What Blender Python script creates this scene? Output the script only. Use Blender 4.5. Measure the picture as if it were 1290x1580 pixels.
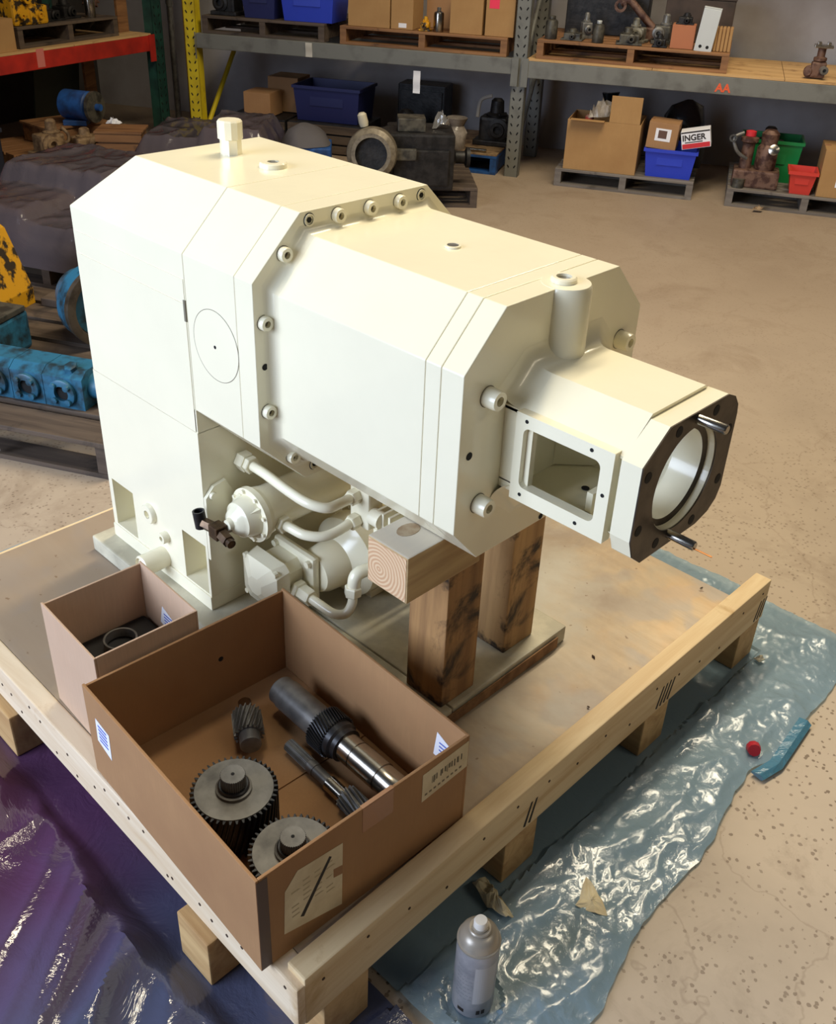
import bpy, bmesh, math, random
from mathutils import Vector, Matrix, noise
PI = math.pi
D = bpy.data
C = bpy.context.scene.collection
for o in list(D.objects): D.objects.remove(o)

# ------------------------------------------------------------------ camera, world, lights, exposure
cam = D.cameras.new('camera'); cam_o = D.objects.new('camera', cam); C.objects.link(cam_o)
def cam_rot(yaw, pitch, roll):
    cy, sy, cp, sp = math.cos(yaw), math.sin(yaw), math.cos(pitch), math.sin(pitch)
    fw = Vector((cp*cy, cp*sy, -sp)); rt = Vector((sy, -cy, 0)); up = rt.cross(fw)
    c, s = math.cos(roll), math.sin(roll)
    r2 = rt*c + up*s; u2 = -rt*s + up*c
    return Matrix((r2, u2, -fw)).transposed().to_4x4()
CAM_LOC = Vector((1.66496, -0.81900, 1.48615))
cam_o.matrix_world = Matrix.Translation(CAM_LOC) @ cam_rot(math.radians(133.36457857), math.radians(30.62682377), math.radians(2.50628706))
cam.sensor_fit = 'HORIZONTAL'; cam.sensor_width = 36.0
cam.lens = 1499.1192/1290*36.0
cam.shift_y = -56.352/1290
cam.clip_start = 0.02
sc = bpy.context.scene
sc.camera = cam_o
sc.view_settings.view_transform = 'Standard'
try: sc.view_settings.look = 'None'
except Exception: pass
sc.view_settings.exposure = 0.0
sc.view_settings.gamma = 1.0
sc.view_settings.use_curve_mapping = False
w = D.worlds.new('World'); sc.world = w; w.use_nodes = True
bg = w.node_tree.nodes['Background']
bg.inputs[0].default_value = (0.80, 0.84, 0.92, 1); bg.inputs[1].default_value = 0.05

def area(name, loc, aim, sx, sy, power, col):
    l = D.lights.new(name, 'AREA'); l.shape = 'RECTANGLE'; l.size = sx; l.size_y = sy
    l.energy = power; l.color = col
    o = D.objects.new(name, l); C.objects.link(o)
    o.location = loc
    o.rotation_euler = (Vector(aim)-Vector(loc)).to_track_quat('-Z', 'Y').to_euler()
    return o
# daylight through the open roller door on the near-left side of the shop
dl = area('door_daylight', (-0.55, -3.3, 1.75), (0.15, 0, 0.7), 2.8, 2.5, 80, (0.69, 0.80, 1.0))
dl.data.spread = math.radians(100)
# warm overhead shop lights, then one added fill lamp
for lx in (-0.40, 0.25):
    area('ceiling_and_fill_lamp', (lx, 2.95, 4.2), (lx, 2.95, 0), 0.30, 2.6, 74, (1.0, 0.87, 0.64))
area('ceiling_and_fill_lamp', (-0.3, 1.0, 4.2), (-0.3, 1.0, 0), 0.4, 2.4, 84, (1.0, 0.87, 0.64))
area('ceiling_and_fill_lamp', (4.6, 1.6, 4.2), (4.6, 1.6, 0), 0.4, 2.4, 38, (1.0, 0.87, 0.64))  # added unseen fill, put in to brighten faces turned to the front right

# ------------------------------------------------------------------ materials
def new_mat(name):
    m = D.materials.new(name); m.use_nodes = True
    return m, m.node_tree.nodes, m.node_tree.links, m.node_tree.nodes['Principled BSDF']
def srgb(c):
    return tuple(((x/255)/12.92 if x/255 <= .04045 else ((x/255+.055)/1.055)**2.4) for x in c)
def tex_coord(N, L, kind='Object', scale=(1, 1, 1), rot=(0, 0, 0)):
    tc = N.new('ShaderNodeTexCoord'); mp = N.new('ShaderNodeMapping')
    mp.inputs['Scale'].default_value = scale; mp.inputs['Rotation'].default_value = rot
    L.new(tc.outputs[kind], mp.inputs[0]); return mp.outputs[0]
def nz(N, L, vec, scale, detail=4, rough=.55, dist=0):
    n = N.new('ShaderNodeTexNoise'); n.inputs['Scale'].default_value = scale
    n.inputs['Detail'].default_value = detail; n.inputs['Roughness'].default_value = rough
    n.inputs['Distortion'].default_value = dist
    L.new(vec, n.inputs['Vector']); return n.outputs['Fac']
def ramp(N, L, fac, stops):
    r = N.new('ShaderNodeValToRGB'); e = r.color_ramp.elements
    while len(e) < len(stops): e.new(.5)
    for i, (p, c) in enumerate(stops):
        e[i].position = p; e[i].color = (*c, 1) if len(c) == 3 else c
    L.new(fac, r.inputs[0]); return r.outputs[0]
def mix(N, L, fac, a, b, mode='MIX'):
    m = N.new('ShaderNodeMix'); m.data_type = 'RGBA'; m.blend_type = mode
    if isinstance(fac, (int, float)): m.inputs[0].default_value = fac
    else: L.new(fac, m.inputs[0])
    for i, x in ((6, a), (7, b)):
        if isinstance(x, tuple): m.inputs[i].default_value = (*x, 1)
        else: L.new(x, m.inputs[i])
    return m.outputs[2]
def bump(N, L, h, p, strength, dist=.002):
    b = N.new('ShaderNodeBump'); b.inputs['Strength'].default_value = strength; b.inputs['Distance'].default_value = dist
    L.new(h, b.inputs['Height']); L.new(b.outputs[0], p.inputs['Normal'])
MC = {}
def simple(name, c, rough=.5, metal=0.0, c2=None, ns=12, lo=.4, hi=.65, bs=0, bd=.001, coat=0, spec=None):
    """plain material with an optional second colour in noise patches and fine relief"""
    if name in MC: return MC[name]
    m, N, L, p = new_mat(name)
    p.inputs['Roughness'].default_value = rough; p.inputs['Metallic'].default_value = metal
    if coat: p.inputs['Coat Weight'].default_value = coat
    if spec is not None: p.inputs['Specular IOR Level'].default_value = spec
    v = tex_coord(N, L)
    a = srgb(c)
    if c2:
        f = nz(N, L, v, ns, 6)
        L.new(ramp(N, L, f, [(lo, a), (hi, srgb(c2))]), p.inputs['Base Color'])
    else:
        f = nz(N, L, v, ns, 4)
        L.new(mix(N, L, f, tuple(x*.93 for x in a), tuple(min(1, x*1.07) for x in a)), p.inputs['Base Color'])
    if bs: bump(N, L, nz(N, L, v, bs, 5), p, .5, bd)
    MC[name] = m; return m

paint = simple('cream_paint', (246, 239, 211), .22, 0, ns=5, bs=40, bd=.0004, coat=.25)
seam = simple('seam_gap', (120, 112, 95), .8)
hole = simple('hole_black', (14, 13, 13), .8)
steel_dark = simple('machined_steel_dark', (86, 78, 70), .42, .85, (64, 58, 52), 30)
steel = simple('bright_steel', (176, 170, 160), .22, 1.0, (150, 142, 130), 25)
steel_grey = simple('oily_grey_steel', (126, 124, 120), .42, .4, (88, 86, 84), 18)
steel_black = simple('black_oiled_steel', (60, 60, 62), .32, .5, (42, 42, 45), 25)
brass_dark = simple('browned_fitting', (104, 84, 66), .35, .8, (60, 48, 40), 40)
rubber = simple('black_rubber', (24, 24, 26), .5)
grey_paint = simple('rack_grey_paint', (112, 112, 106), .55, 0, (88, 86, 80), 9, .5, .75, 60)
yellow_paint = simple('yellow_paint', (214, 190, 30), .5, 0, (170, 140, 24), 10, .5, .8)
yellow_worn = simple('worn_yellow_paint', (206, 150, 20), .5, 0, (46, 36, 22), 22, .48, .56, 50)
red_paint = simple('red_paint', (188, 44, 30), .5, 0, (150, 34, 26), 6)
green_paint = simple('dark_green_paint', (34, 78, 66), .55, 0, (24, 54, 48), 12)
blue_paint = simple('worn_blue_paint', (46, 106, 136), .42, 0, (36, 54, 62), 18, .46, .64, 60)
blue_dull = simple('dull_blue_paint', (34, 84, 150), .5, 0, (26, 54, 96), 12)
blue_bin = simple('blue_plastic', (38, 62, 190), .4)
navy_bin = simple('navy_plastic', (24, 30, 84), .5)
green_bin = simple('green_plastic', (20, 128, 66), .4)
red_bin = simple('red_plastic', (206, 60, 50), .4)
rust = simple('rusty_casting', (112, 84, 70), .6, .3, (70, 44, 36), 26, .45, .6, 60, .003)
casting = simple('grey_green_casting', (88, 84, 74), .5, .3, (52, 50, 46), 22, .42, .6, 60, .003)
casting_dark = simple('dark_casting', (44, 42, 42), .5, .4, (26, 25, 26), 22, .42, .6, 60, .003)
tan_cast = simple('tan_casting', (150, 124, 92), .6, .1, (96, 74, 54), 20, .42, .62, 60, .003)
copper_box = simple('copper_brown_board', (172, 108, 74), .7)
white_metal = simple('pale_grey_metal', (196, 200, 200), .5, .2)
white_paper = simple('white_paper', (232, 232, 238), .7)
cream_paper = simple('cream_paper', (222, 208, 176), .75, 0, (200, 182, 148), 14)
crumpled = simple('crumpled_masking_paper', (226, 214, 180), .8, 0, (200, 184, 148), 20)
ink = simple('black_ink', (38, 30, 26), .7)
blue_ink = simple('blue_ink', (96, 112, 190), .7)
orange_ink = simple('orange_marker', (226, 92, 50), .6)
red_ink = simple('red_print', (200, 40, 50), .6)
tape = simple('brown_packing_tape', (170, 122, 84), .25, 0)
can_side = simple('can_grey_print', (176, 174, 178), .38, .2, (150, 150, 156), 30)
can_dome = simple('can_dome_metal', (170, 162, 150), .35, .3)
can_cap = simple('white_cap_plastic', (232, 228, 220), .4)
red_scrap = simple('red_scrap', (176, 34, 48), .5)
foam = simple('foam_scrap', (236, 226, 200), .8)
bag = simple('crinkled_clear_bag', (150, 140, 128), .2, 0, (104, 94, 84), 14, bs=30, bd=.01)
black_bag = simple('black_bag_plastic', (22, 22, 24), .25, bs=20, bd=.01)
grit = simple('dark_debris', (66, 48, 36), .8)

def cardboard(name, c, c2):
    m, N, L, p = new_mat(name)
    v = tex_coord(N, L); n1 = nz(N, L, v, 5, 6, .6)
    v2 = tex_coord(N, L, scale=(220, 220, 18)); n2 = nz(N, L, v2, 1.0, 3)
    c1 = ramp(N, L, n1, [(.38, srgb(c)), (.68, srgb(c2))])
    L.new(mix(N, L, n2, c1, tuple(x*.8 for x in srgb(c)), 'MIX'), p.inputs['Base Color'])
    p.inputs['Roughness'].default_value = .82
    bump(N, L, n2, p, .12, .0006); return m
card = cardboard('brown_cardboard', (172, 130, 88), (152, 110, 74))
card_pale = cardboard('pale_cardboard', (206, 174, 146), (196, 160, 130))
card_tan = cardboard('tan_cardboard', (178, 138, 88), (158, 116, 70))

def wood(name, light, dark, stain=None, axis=0, scale=1.0, rings=False, smin=.55, smax=.68, sscale=7):
    m, N, L, p = new_mat(name)
    s = [26*scale]*3; s[axis] = 2.0*scale
    v = tex_coord(N, L, scale=tuple(s)); n = nz(N, L, v, 1.0, 6, .6, .6)
    col = ramp(N, L, n, [(.32, srgb(dark)), (.60, srgb(light)), (.85, tuple(min(1, x*1.12) for x in srgb(light)))])
    if stain:
        v2 = tex_coord(N, L); n2 = nz(N, L, v2, sscale, 6, .65, .4)
        col = mix(N, L, ramp(N, L, n2, [(smin, (0, 0, 0)), (smax, (1, 1, 1))]), col, srgb(stain))
    L.new(col, p.inputs['Base Color']); p.inputs['Roughness'].default_value = .7
    bump(N, L, n, p, .25, .001); return m
pine_x = wood('fresh_pine_along_x', (234, 214, 184), (214, 186, 148), (186, 150, 100), 0, smin=.62, smax=.75)
pine_y = wood('fresh_pine_along_y', (226, 202, 160), (206, 174, 128), (186, 150, 100), 1, smin=.62, smax=.75)
block_wood = wood('block_wood', (206, 170, 118), (176, 136, 88), None, 0)
post_wood = wood('stained_post_wood', (172, 130, 82), (112, 78, 48), (50, 38, 30), 2, .8, smin=.49, smax=.58, sscale=6)
post_wood_b = wood('grey_stained_post_wood', (188, 150, 100), (140, 104, 66), (54, 42, 34), 2, .8, smin=.50, smax=.58, sscale=6)
old_wood = wood('weathered_pallet_wood', (92, 78, 66), (58, 47, 40), (38, 32, 28), 0, smin=.55, smax=.72)
brown_wood = wood('brown_pallet_wood', (146, 104, 66), (100, 66, 40), (60, 42, 30), 0, smin=.58, smax=.75)
grey_wood = wood('grey_pallet_wood', (124, 116, 108), (88, 80, 74), (70, 62, 56), 0, smin=.56, smax=.72)
chip = wood('shelf_board', (206, 168, 116), (180, 140, 90), (150, 112, 70), 0, .6)

def end_grain():
    m, N, L, p = new_mat('timber_end_grain')
    tc = N.new('ShaderNodeTexCoord'); mp = N.new('ShaderNodeMapping'); L.new(tc.outputs['Object'], mp.inputs[0])
    mp.inputs['Location'].default_value = (.018, 0, -.035)
    mp.inputs['Scale'].default_value = (1, 0, 1)
    wv = N.new('ShaderNodeTexWave'); wv.wave_type = 'RINGS'; wv.rings_direction = 'SPHERICAL'
    wv.inputs['Scale'].default_value = 48; wv.inputs['Distortion'].default_value = 1.6; wv.inputs['Detail Scale'].default_value = 1.0
    L.new(mp.outputs[0], wv.inputs['Vector'])
    L.new(ramp(N, L, wv.outputs['Fac'], [(.2, srgb((226, 196, 158))), (.8, srgb((204, 160, 122)))]), p.inputs['Base Color'])
    p.inputs['Roughness'].default_value = .75; return m
end_wood = end_grain()

def cap_wood():
    m, N, L, p = new_mat('sawn_cap_timber')
    v = tex_coord(N, L, scale=(24, 2, 24)); n = nz(N, L, v, 1, 6, .6, .5)
    col = ramp(N, L, n, [(.3, srgb((156, 124, 84))), (.6, srgb((198, 170, 124)))])
    g = N.new('ShaderNodeNewGeometry'); sx = N.new('ShaderNodeSeparateXYZ'); L.new(g.outputs['Normal'], sx.inputs[0])
    # grey overspray dust sits on the upper face
    col = mix(N, L, ramp(N, L, sx.outputs[2], [(.5, (0, 0, 0)), (.9, (.75, .75, .75))]), col, srgb((206, 202, 192)))
    L.new(col, p.inputs['Base Color']); p.inputs['Roughness'].default_value = .7
    return m
cap_mat = cap_wood()

def deck_mat():
    m, N, L, p = new_mat('oversprayed_plywood')
    v = tex_coord(N, L)
    vg = tex_coord(N, L, scale=(3, 22, 3)); g = nz(N, L, vg, 1, 6, .6, .8)
    col = ramp(N, L, g, [(.3, srgb((188, 160, 122))), (.65, srgb((212, 188, 152)))])
    blot = nz(N, L, v, 5, 5, .6, .3)
    col = mix(N, L, ramp(N, L, blot, [(.47, (0, 0, 0)), (.62, (.8, .8, .8))]), col, srgb((186, 170, 144)))
    n2 = nz(N, L, v, 9, 2, .4, .2)
    col = mix(N, L, ramp(N, L, n2, [(.53, (0, 0, 0)), (.60, (.6, .6, .6))]), col, srgb((176, 168, 160)))
    n3 = nz(N, L, v, 7, 4, .5)
    col = mix(N, L, ramp(N, L, n3, [(.58, (0, 0, 0)), (.70, (.4, .4, .4))]), col, srgb((212, 170, 116)))
    # grey-brown dirt and painted-in machine shade, heavier on the half behind the cartons
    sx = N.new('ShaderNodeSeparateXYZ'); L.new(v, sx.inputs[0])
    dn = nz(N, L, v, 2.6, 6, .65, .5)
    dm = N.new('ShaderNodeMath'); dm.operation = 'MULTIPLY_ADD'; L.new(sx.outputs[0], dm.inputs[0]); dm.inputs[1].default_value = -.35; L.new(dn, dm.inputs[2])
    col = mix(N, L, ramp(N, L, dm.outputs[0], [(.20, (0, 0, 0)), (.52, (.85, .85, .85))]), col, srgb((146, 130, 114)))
    # cream overspray around the machine foot
    sp = N.new('ShaderNodeVectorMath'); sp.operation = 'DISTANCE'
    mp = N.new('ShaderNodeMapping'); mp.inputs['Scale'].default_value = (1.0, 1.15, 0); L.new(v, mp.inputs[0])
    L.new(mp.outputs[0], sp.inputs[0]); sp.inputs[1].default_value = (.0, .10, 0)
    ad = N.new('ShaderNodeMath'); ad.operation = 'MULTIPLY_ADD'; L.new(blot, ad.inputs[0]); ad.inputs[1].default_value = .9; L.new(sp.outputs['Value'], ad.inputs[2])
    col = mix(N, L, ramp(N, L, ad.outputs[0], [(.75, (.8, .8, .8)), (1.08, (0, 0, 0))]), col, srgb((184, 180, 168)))
    sp2 = nz(N, L, v, 55, 2, .5)
    col = mix(N, L, ramp(N, L, sp2, [(.70, (0, 0, 0)), (.74, (.7, .7, .7))]), col, srgb((116, 88, 62)))
    L.new(col, p.inputs['Base Color']); p.inputs['Roughness'].default_value = .48
    bump(N, L, g, p, .15, .001); return m
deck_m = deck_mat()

def plank_mat():
    m, N, L, p = new_mat('overspray_covered_board')
    v = tex_coord(N, L); n = nz(N, L, v, 9, 6, .6)
    col = ramp(N, L, n, [(.38, srgb((176, 170, 150))), (.62, srgb((214, 208, 184)))])
    n2 = nz(N, L, v, 4, 4)
    col = mix(N, L, ramp(N, L, n2, [(.58, (0, 0, 0)), (.7, (.5, .5, .5))]), col, srgb((150, 124, 90)))
    L.new(col, p.inputs['Base Color']); p.inputs['Roughness'].default_value = .5
    return m
plank_m = plank_mat()

def floor_mat():
    m, N, L, p = new_mat('worn_concrete')
    v = tex_coord(N, L)
    n = nz(N, L, v, .8, 8, .62)
    col = ramp(N, L, n, [(.34, srgb((166, 151, 134))), (.52, srgb((200, 184, 164))), (.7, srgb((214, 200, 180)))])
    n2 = nz(N, L, v, 3.2, 7, .7, .6)
    col = mix(N, L, ramp(N, L, n2, [(.52, (0, 0, 0)), (.70, (.6, .6, .6))]), col, srgb((138, 120, 102)))
    # far floor grey-brown: dirt, with dimmer light there painted into the colour
    sx = N.new('ShaderNodeSeparateXYZ'); L.new(v, sx.inputs[0])
    ad = N.new('ShaderNodeMath'); ad.operation = 'MULTIPLY_ADD'; L.new(n, ad.inputs[0]); ad.inputs[1].default_value = .9
    sb = N.new('ShaderNodeMath'); sb.operation = 'SUBTRACT'; L.new(sx.outputs[1], sb.inputs[0]); L.new(sx.outputs[0], sb.inputs[1]); sc5 = N.new('ShaderNodeMath'); sc5.operation = 'MULTIPLY'; L.new(sb.outputs[0], sc5.inputs[0]); sc5.inputs[1].default_value = .16; L.new(sc5.outputs[0], ad.inputs[2])
    col = mix(N, L, ramp(N, L, ad.outputs[0], [(.15, (0, 0, 0)), (1.0, (.72, .72, .72))]), col, srgb((132, 112, 92)))
    # chips and paint specks
    vo = N.new('ShaderNodeTexVoronoi'); vo.inputs['Scale'].default_value = 88; vo.inputs['Randomness'].default_value = 1
    v3 = tex_coord(N, L); L.new(v3, vo.inputs['Vector'])
    chipn = nz(N, L, v, 120, 3)
    th = N.new('ShaderNodeMath'); th.operation = 'MULTIPLY'; L.new(vo.outputs['Distance'], th.inputs[0]); L.new(chipn, th.inputs[1])
    gate = N.new('ShaderNodeSeparateColor'); L.new(vo.outputs['Color'], gate.inputs[0])
    g2 = N.new('ShaderNodeMath'); g2.operation = 'LESS_THAN'; L.new(gate.outputs[0], g2.inputs[0]); g2.inputs[1].default_value = .40
    l2 = N.new('ShaderNodeMath'); l2.operation = 'LESS_THAN'; L.new(th.outputs[0], l2.inputs[0]); l2.inputs[1].default_value = .150
    mu = N.new('ShaderNodeMath'); mu.operation = 'MULTIPLY'; L.new(g2.outputs[0], mu.inputs[0]); L.new(l2.outputs[0], mu.inputs[1])
    clus = nz(N, L, v, 1.7, 4, .6)
    m3 = N.new('ShaderNodeMath'); m3.operation = 'MULTIPLY'; L.new(mu.outputs[0], m3.inputs[0])
    L.new(ramp(N, L, clus, [(.36, (.3, .3, .3)), (.60, (.9, .9, .9))]), m3.inputs[1])
    m4 = N.new('ShaderNodeMath'); m4.operation = 'MULTIPLY'; L.new(m3.outputs[0], m4.inputs[0])
    mr = N.new('ShaderNodeMapRange'); L.new(sb.outputs[0], mr.inputs[0]); mr.inputs[1].default_value = -1.6; mr.inputs[2].default_value = 2.0; mr.inputs[3].default_value = 1.0; mr.inputs[4].default_value = .3
    L.new(mr.outputs[0], m4.inputs[1])
    col = mix(N, L, m4.outputs[0], col, srgb((92, 72, 56)))
    # cracks
    vc = N.new('ShaderNodeTexVoronoi'); vc.feature = 'DISTANCE_TO_EDGE'; vc.inputs['Scale'].default_value = .9
    vd = N.new('ShaderNodeVectorMath'); vd.operation = 'ADD'
    nn = N.new('ShaderNodeTexNoise'); nn.inputs['Scale'].default_value = 5; nn.inputs['Detail'].default_value = 5; L.new(v, nn.inputs['Vector'])
    sc_ = N.new('ShaderNodeVectorMath'); sc_.operation = 'SCALE'; sc_.inputs['Scale'].default_value = .35; L.new(nn.outputs['Color'], sc_.inputs[0])
    L.new(v, vd.inputs[0]); L.new(sc_.outputs[0], vd.inputs[1]); L.new(vd.outputs[0], vc.inputs['Vector'])
    col = mix(N, L, ramp(N, L, vc.outputs['Distance'], [(.0, (.28, .28, .28)), (.003, (0, 0, 0))]), col, srgb((120, 98, 78)))
    L.new(col, p.inputs['Base Color']); p.inputs['Roughness'].default_value = .6
    p.inputs['Specular IOR Level'].default_value = .3
    bump(N, L, nz(N, L, v, 90, 4), p, .15, .001); return m
floor_m = floor_mat()
wall_m = simple('grey_wall_paint', (168, 164, 166), .8, 0, (146, 140, 138), 2.5, .4, .7)
wall_dark = simple('dark_panel_wall', (70, 64, 60), .85, 0, (52, 48, 46), 2)

def film(name, tints, alpha, rough, bscale, bdist, coat=1.0):
    """thin plastic sheet: part of the light passes, the rest is tinted and glossy"""
    m, N, L, p = new_mat(name)
    v = tex_coord(N, L); n = nz(N, L, v, 1.6, 4, .6, .5)
    sx = N.new('ShaderNodeSeparateXYZ'); L.new(v, sx.inputs[0])
    if len(tints) == 2:
        b = N.new('ShaderNodeMath'); b.operation = 'MULTIPLY_ADD'; L.new(n, b.inputs[0]); b.inputs[1].default_value = .5
        L.new(sx.outputs[0], b.inputs[2])
        col = ramp(N, L, b.outputs[0], [(.70, srgb(tints[0])), (1.25 if False else 1.0, srgb(tints[1]))])
    else:
        col = ramp(N, L, n, [(.3, tuple(x*.8 for x in srgb(tints[0]))), (.7, srgb(tints[0]))])
    L.new(col, p.inputs['Base Color']); p.inputs['Roughness'].default_value = rough
    p.inputs['Specular IOR Level'].default_value = .9; p.inputs['Coat Weight'].default_value = coat; p.inputs['Coat Roughness'].default_value = .05
    b1 = nz(N, L, v, bscale, 5, .6, 1.2); bump(N, L, b1, p, .8, bdist)
    tr = N.new('ShaderNodeBsdfTransparent'); L.new(col, tr.inputs[0])
    mx = N.new('ShaderNodeMixShader'); mx.inputs[0].default_value = alpha
    L.new(tr.outputs[0], mx.inputs[1]); L.new(p.outputs[0], mx.inputs[2])
    L.new(mx.outputs[0], N['Material Output'].inputs['Surface']); return m
sheet_m = film('blue_plastic_sheet', [(178, 206, 224)], .5, .06, 46, .0026)
purple_m = film('purple_plastic_sheet', [(112, 74, 112), (98, 104, 134)], .68, .10, 9, .006, .25)
sheet_fold_m = film('blue_plastic_fold', [(104, 168, 198)], .6, .13, 16, .01)
wrap_m = film('grey_stretch_wrap', [(150, 138, 146)], .36, .12, 9, .006)

# ------------------------------------------------------------------ mesh helpers
def B(): return bmesh.new()
def add_box(bm, x0, x1, y0, y1, z0, z1, bev=0, M=None):
    g = bmesh.ops.create_cube(bm, size=1)
    T = Matrix.Translation(((x0+x1)/2, (y0+y1)/2, (z0+z1)/2)) @ Matrix.Diagonal((abs(x1-x0), abs(y1-y0), abs(z1-z0), 1))
    if M is not None: T = M @ T
    bmesh.ops.transform(bm, matrix=T, verts=g['verts'])
    if bev:
        es = {e for v in g['verts'] for e in v.link_edges}
        bmesh.ops.bevel(bm, geom=list(es), offset=bev, segments=2, affect='EDGES', profile=.6)
def add_hull(bm, pts):
    b = bmesh.new()
    vs = [b.verts.new(p) for p in pts]
    r = bmesh.ops.convex_hull(b, input=vs)
    bmesh.ops.delete(b, geom=list({v for v in r['geom_interior'] if isinstance(v, bmesh.types.BMVert)}), context='VERTS')
    bmesh.ops.dissolve_limit(b, angle_limit=.01, verts=b.verts, edges=b.edges)
    me = D.meshes.new('t'); b.to_mesh(me); bm.from_mesh(me); D.meshes.remove(me); b.free()
def add_loft(bm, rings, closed=True, cap=True):
    vr = [[bm.verts.new(p) for p in r] for r in rings]
    n = len(vr[0])
    for a, b in zip(vr, vr[1:]):
        for i in range(n if closed else n-1):
            j = (i+1) % n
            try: bm.faces.new((a[i], a[j], b[j], b[i]))
            except ValueError: pass
    if cap:
        bm.faces.new(list(reversed(vr[0]))); bm.faces.new(vr[-1])
    return vr
def frame_of(d):
    d = Vector(d).normalized(); q = d.to_track_quat('Z', 'Y')
    return q.to_matrix().to_4x4()
def add_lathe(bm, prof, loc=(0, 0, 0), d=(0, 0, 1), n=24, cap=True):
    """profile [(radius, height)...] turned about direction d"""
    M = Matrix.Translation(loc) @ frame_of(d)
    rings = []
    for r, h in prof:
        r = max(r, 1e-5)
        rings.append([M @ Vector((r*math.cos(2*PI*i/n), r*math.sin(2*PI*i/n), h)) for i in range(n)])
    add_loft(bm, rings, True, cap)
def add_cyl(bm, p0, p1, r, n=20, r1=None):
    p0 = Vector(p0); p1 = Vector(p1)
    add_lathe(bm, [(r, 0), (r if r1 is None else r1, (p1-p0).length)], p0, p1-p0, n)
def smooth_path(pts, k=6):
    P = [Vector(p) for p in pts]; out = []
    for i in range(len(P)-1):
        a, b = P[max(0, i-1)], P[i]; c, d = P[i+1], P[min(len(P)-1, i+2)]
        for j in range(k):
            t = j/k
            out.append(.5*((2*b)+(c-a)*t+(2*a-5*b+4*c-d)*t*t+(3*b-a-3*c+d)*t**3))
    out.append(P[-1]); return out
def add_tube(bm, pts, r, n=12, k=6):
    P = smooth_path(pts, k) if k > 1 else [Vector(p) for p in pts]
    rings = []; up = None
    for i, p in enumerate(P):
        t = (P[min(i+1, len(P)-1)]-P[max(i-1, 0)]).normalized()
        if up is None:
            up = Vector((0, 0, 1)) if abs(t.z) < .9 else Vector((1, 0, 0))
        x = up.cross(t).normalized(); up = t.cross(x).normalized()
        rings.append([p + r*(math.cos(2*PI*j/n)*x + math.sin(2*PI*j/n)*up) for j in range(n)])
    add_loft(bm, rings)
def add_poly(bm, pts, axis, a, b):
    """2D outline extruded along an axis: axis 0 -> pts are (y,z), 1 -> (x,z), 2 -> (x,y)"""
    def P(p, h):
        return (h, p[0], p[1]) if axis == 0 else ((p[0], h, p[1]) if axis == 1 else (p[0], p[1], h))
    add_loft(bm, [[P(p, a) for p in pts], [P(p, b) for p in pts]])
def add_gear(bm, r, depth, teeth, length, twist=0, bore=0, loc=(0, 0, 0), d=(0, 0, 1), layers=None):
    M = Matrix.Translation(loc) @ frame_of(d)
    layers = layers or (2 if not twist else 6)
    rings = []
    for k in range(layers):
        h = length*k/(layers-1); off = twist*k/(layers-1); ring = []
        for i in range(teeth):
            for f, rr in ((0, r-depth), (.28, r-depth), (.42, r), (.62, r), (.80, r-depth)):
                a = 2*PI*(i+f)/teeth + off
                ring.append(M @ Vector((rr*math.cos(a), rr*math.sin(a), h)))
        rings.append(ring)
    add_loft(bm, rings)
def obj(name, bm, m, parent=None, smooth=False, world=True, bev=0):
    bmesh.ops.remove_doubles(bm, verts=bm.verts, dist=1e-6)
    bmesh.ops.recalc_face_normals(bm, faces=bm.faces)
    if parent is not None and world:
        bm.transform(ROOT_W(parent).inverted())
    me = D.meshes.new(name); bm.to_mesh(me); bm.free()
    me.materials.append(m)
    o = D.objects.new(name, me); C.objects.link(o)
    if parent is not None: o.parent = parent
    if smooth:
        for p in me.polygons: p.use_smooth = True
        try:
            me.set_sharp_from_angle(angle=math.radians(38))
        except Exception: pass
    if bev:
        md = o.modifiers.new('bevel', 'BEVEL'); md.width = bev; md.segments = 2; md.limit_method = 'ANGLE'
    return o
def ROOT_W(o):
    M = Matrix.Identity(4)
    while o is not None:
        M = o.matrix_basis @ M; o = o.parent
    return M
def thing(name, label, cat, loc=(0, 0, 0), rz=0, group=None):
    o = D.objects.new(name, None); C.objects.link(o); o.empty_display_size = .05
    o.location = loc; o.rotation_euler = (0, 0, rz)
    o['label'] = label; o['category'] = cat
    if group: o['group'] = group
    return o
def tag(o, label, cat, group=None):
    o['label'] = label; o['category'] = cat
    if group: o['group'] = group
    return o
def struct(o): o['kind'] = 'structure'; return o
def stuff(o): o['kind'] = 'stuff'; return o
def dup_tree(o, parent=None):
    c = o.copy(); C.objects.link(c)
    if parent is not None: c.parent = parent
    for ch in list(o.children): dup_tree(ch, c)
    return c
def dup(o, label, loc, rz=0, group=None):
    c = dup_tree(o); c.location = loc; c.rotation_euler = (0, 0, rz); c['label'] = label
    if group: c['group'] = group
    return c
def part_copy(o, parent, M):
    c = o.copy(); C.objects.link(c); c.parent = parent; c.matrix_basis = M; return c
def place(o, loc, rz=0): o.location = loc; o.rotation_euler = (0, 0, rz); return o
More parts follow.
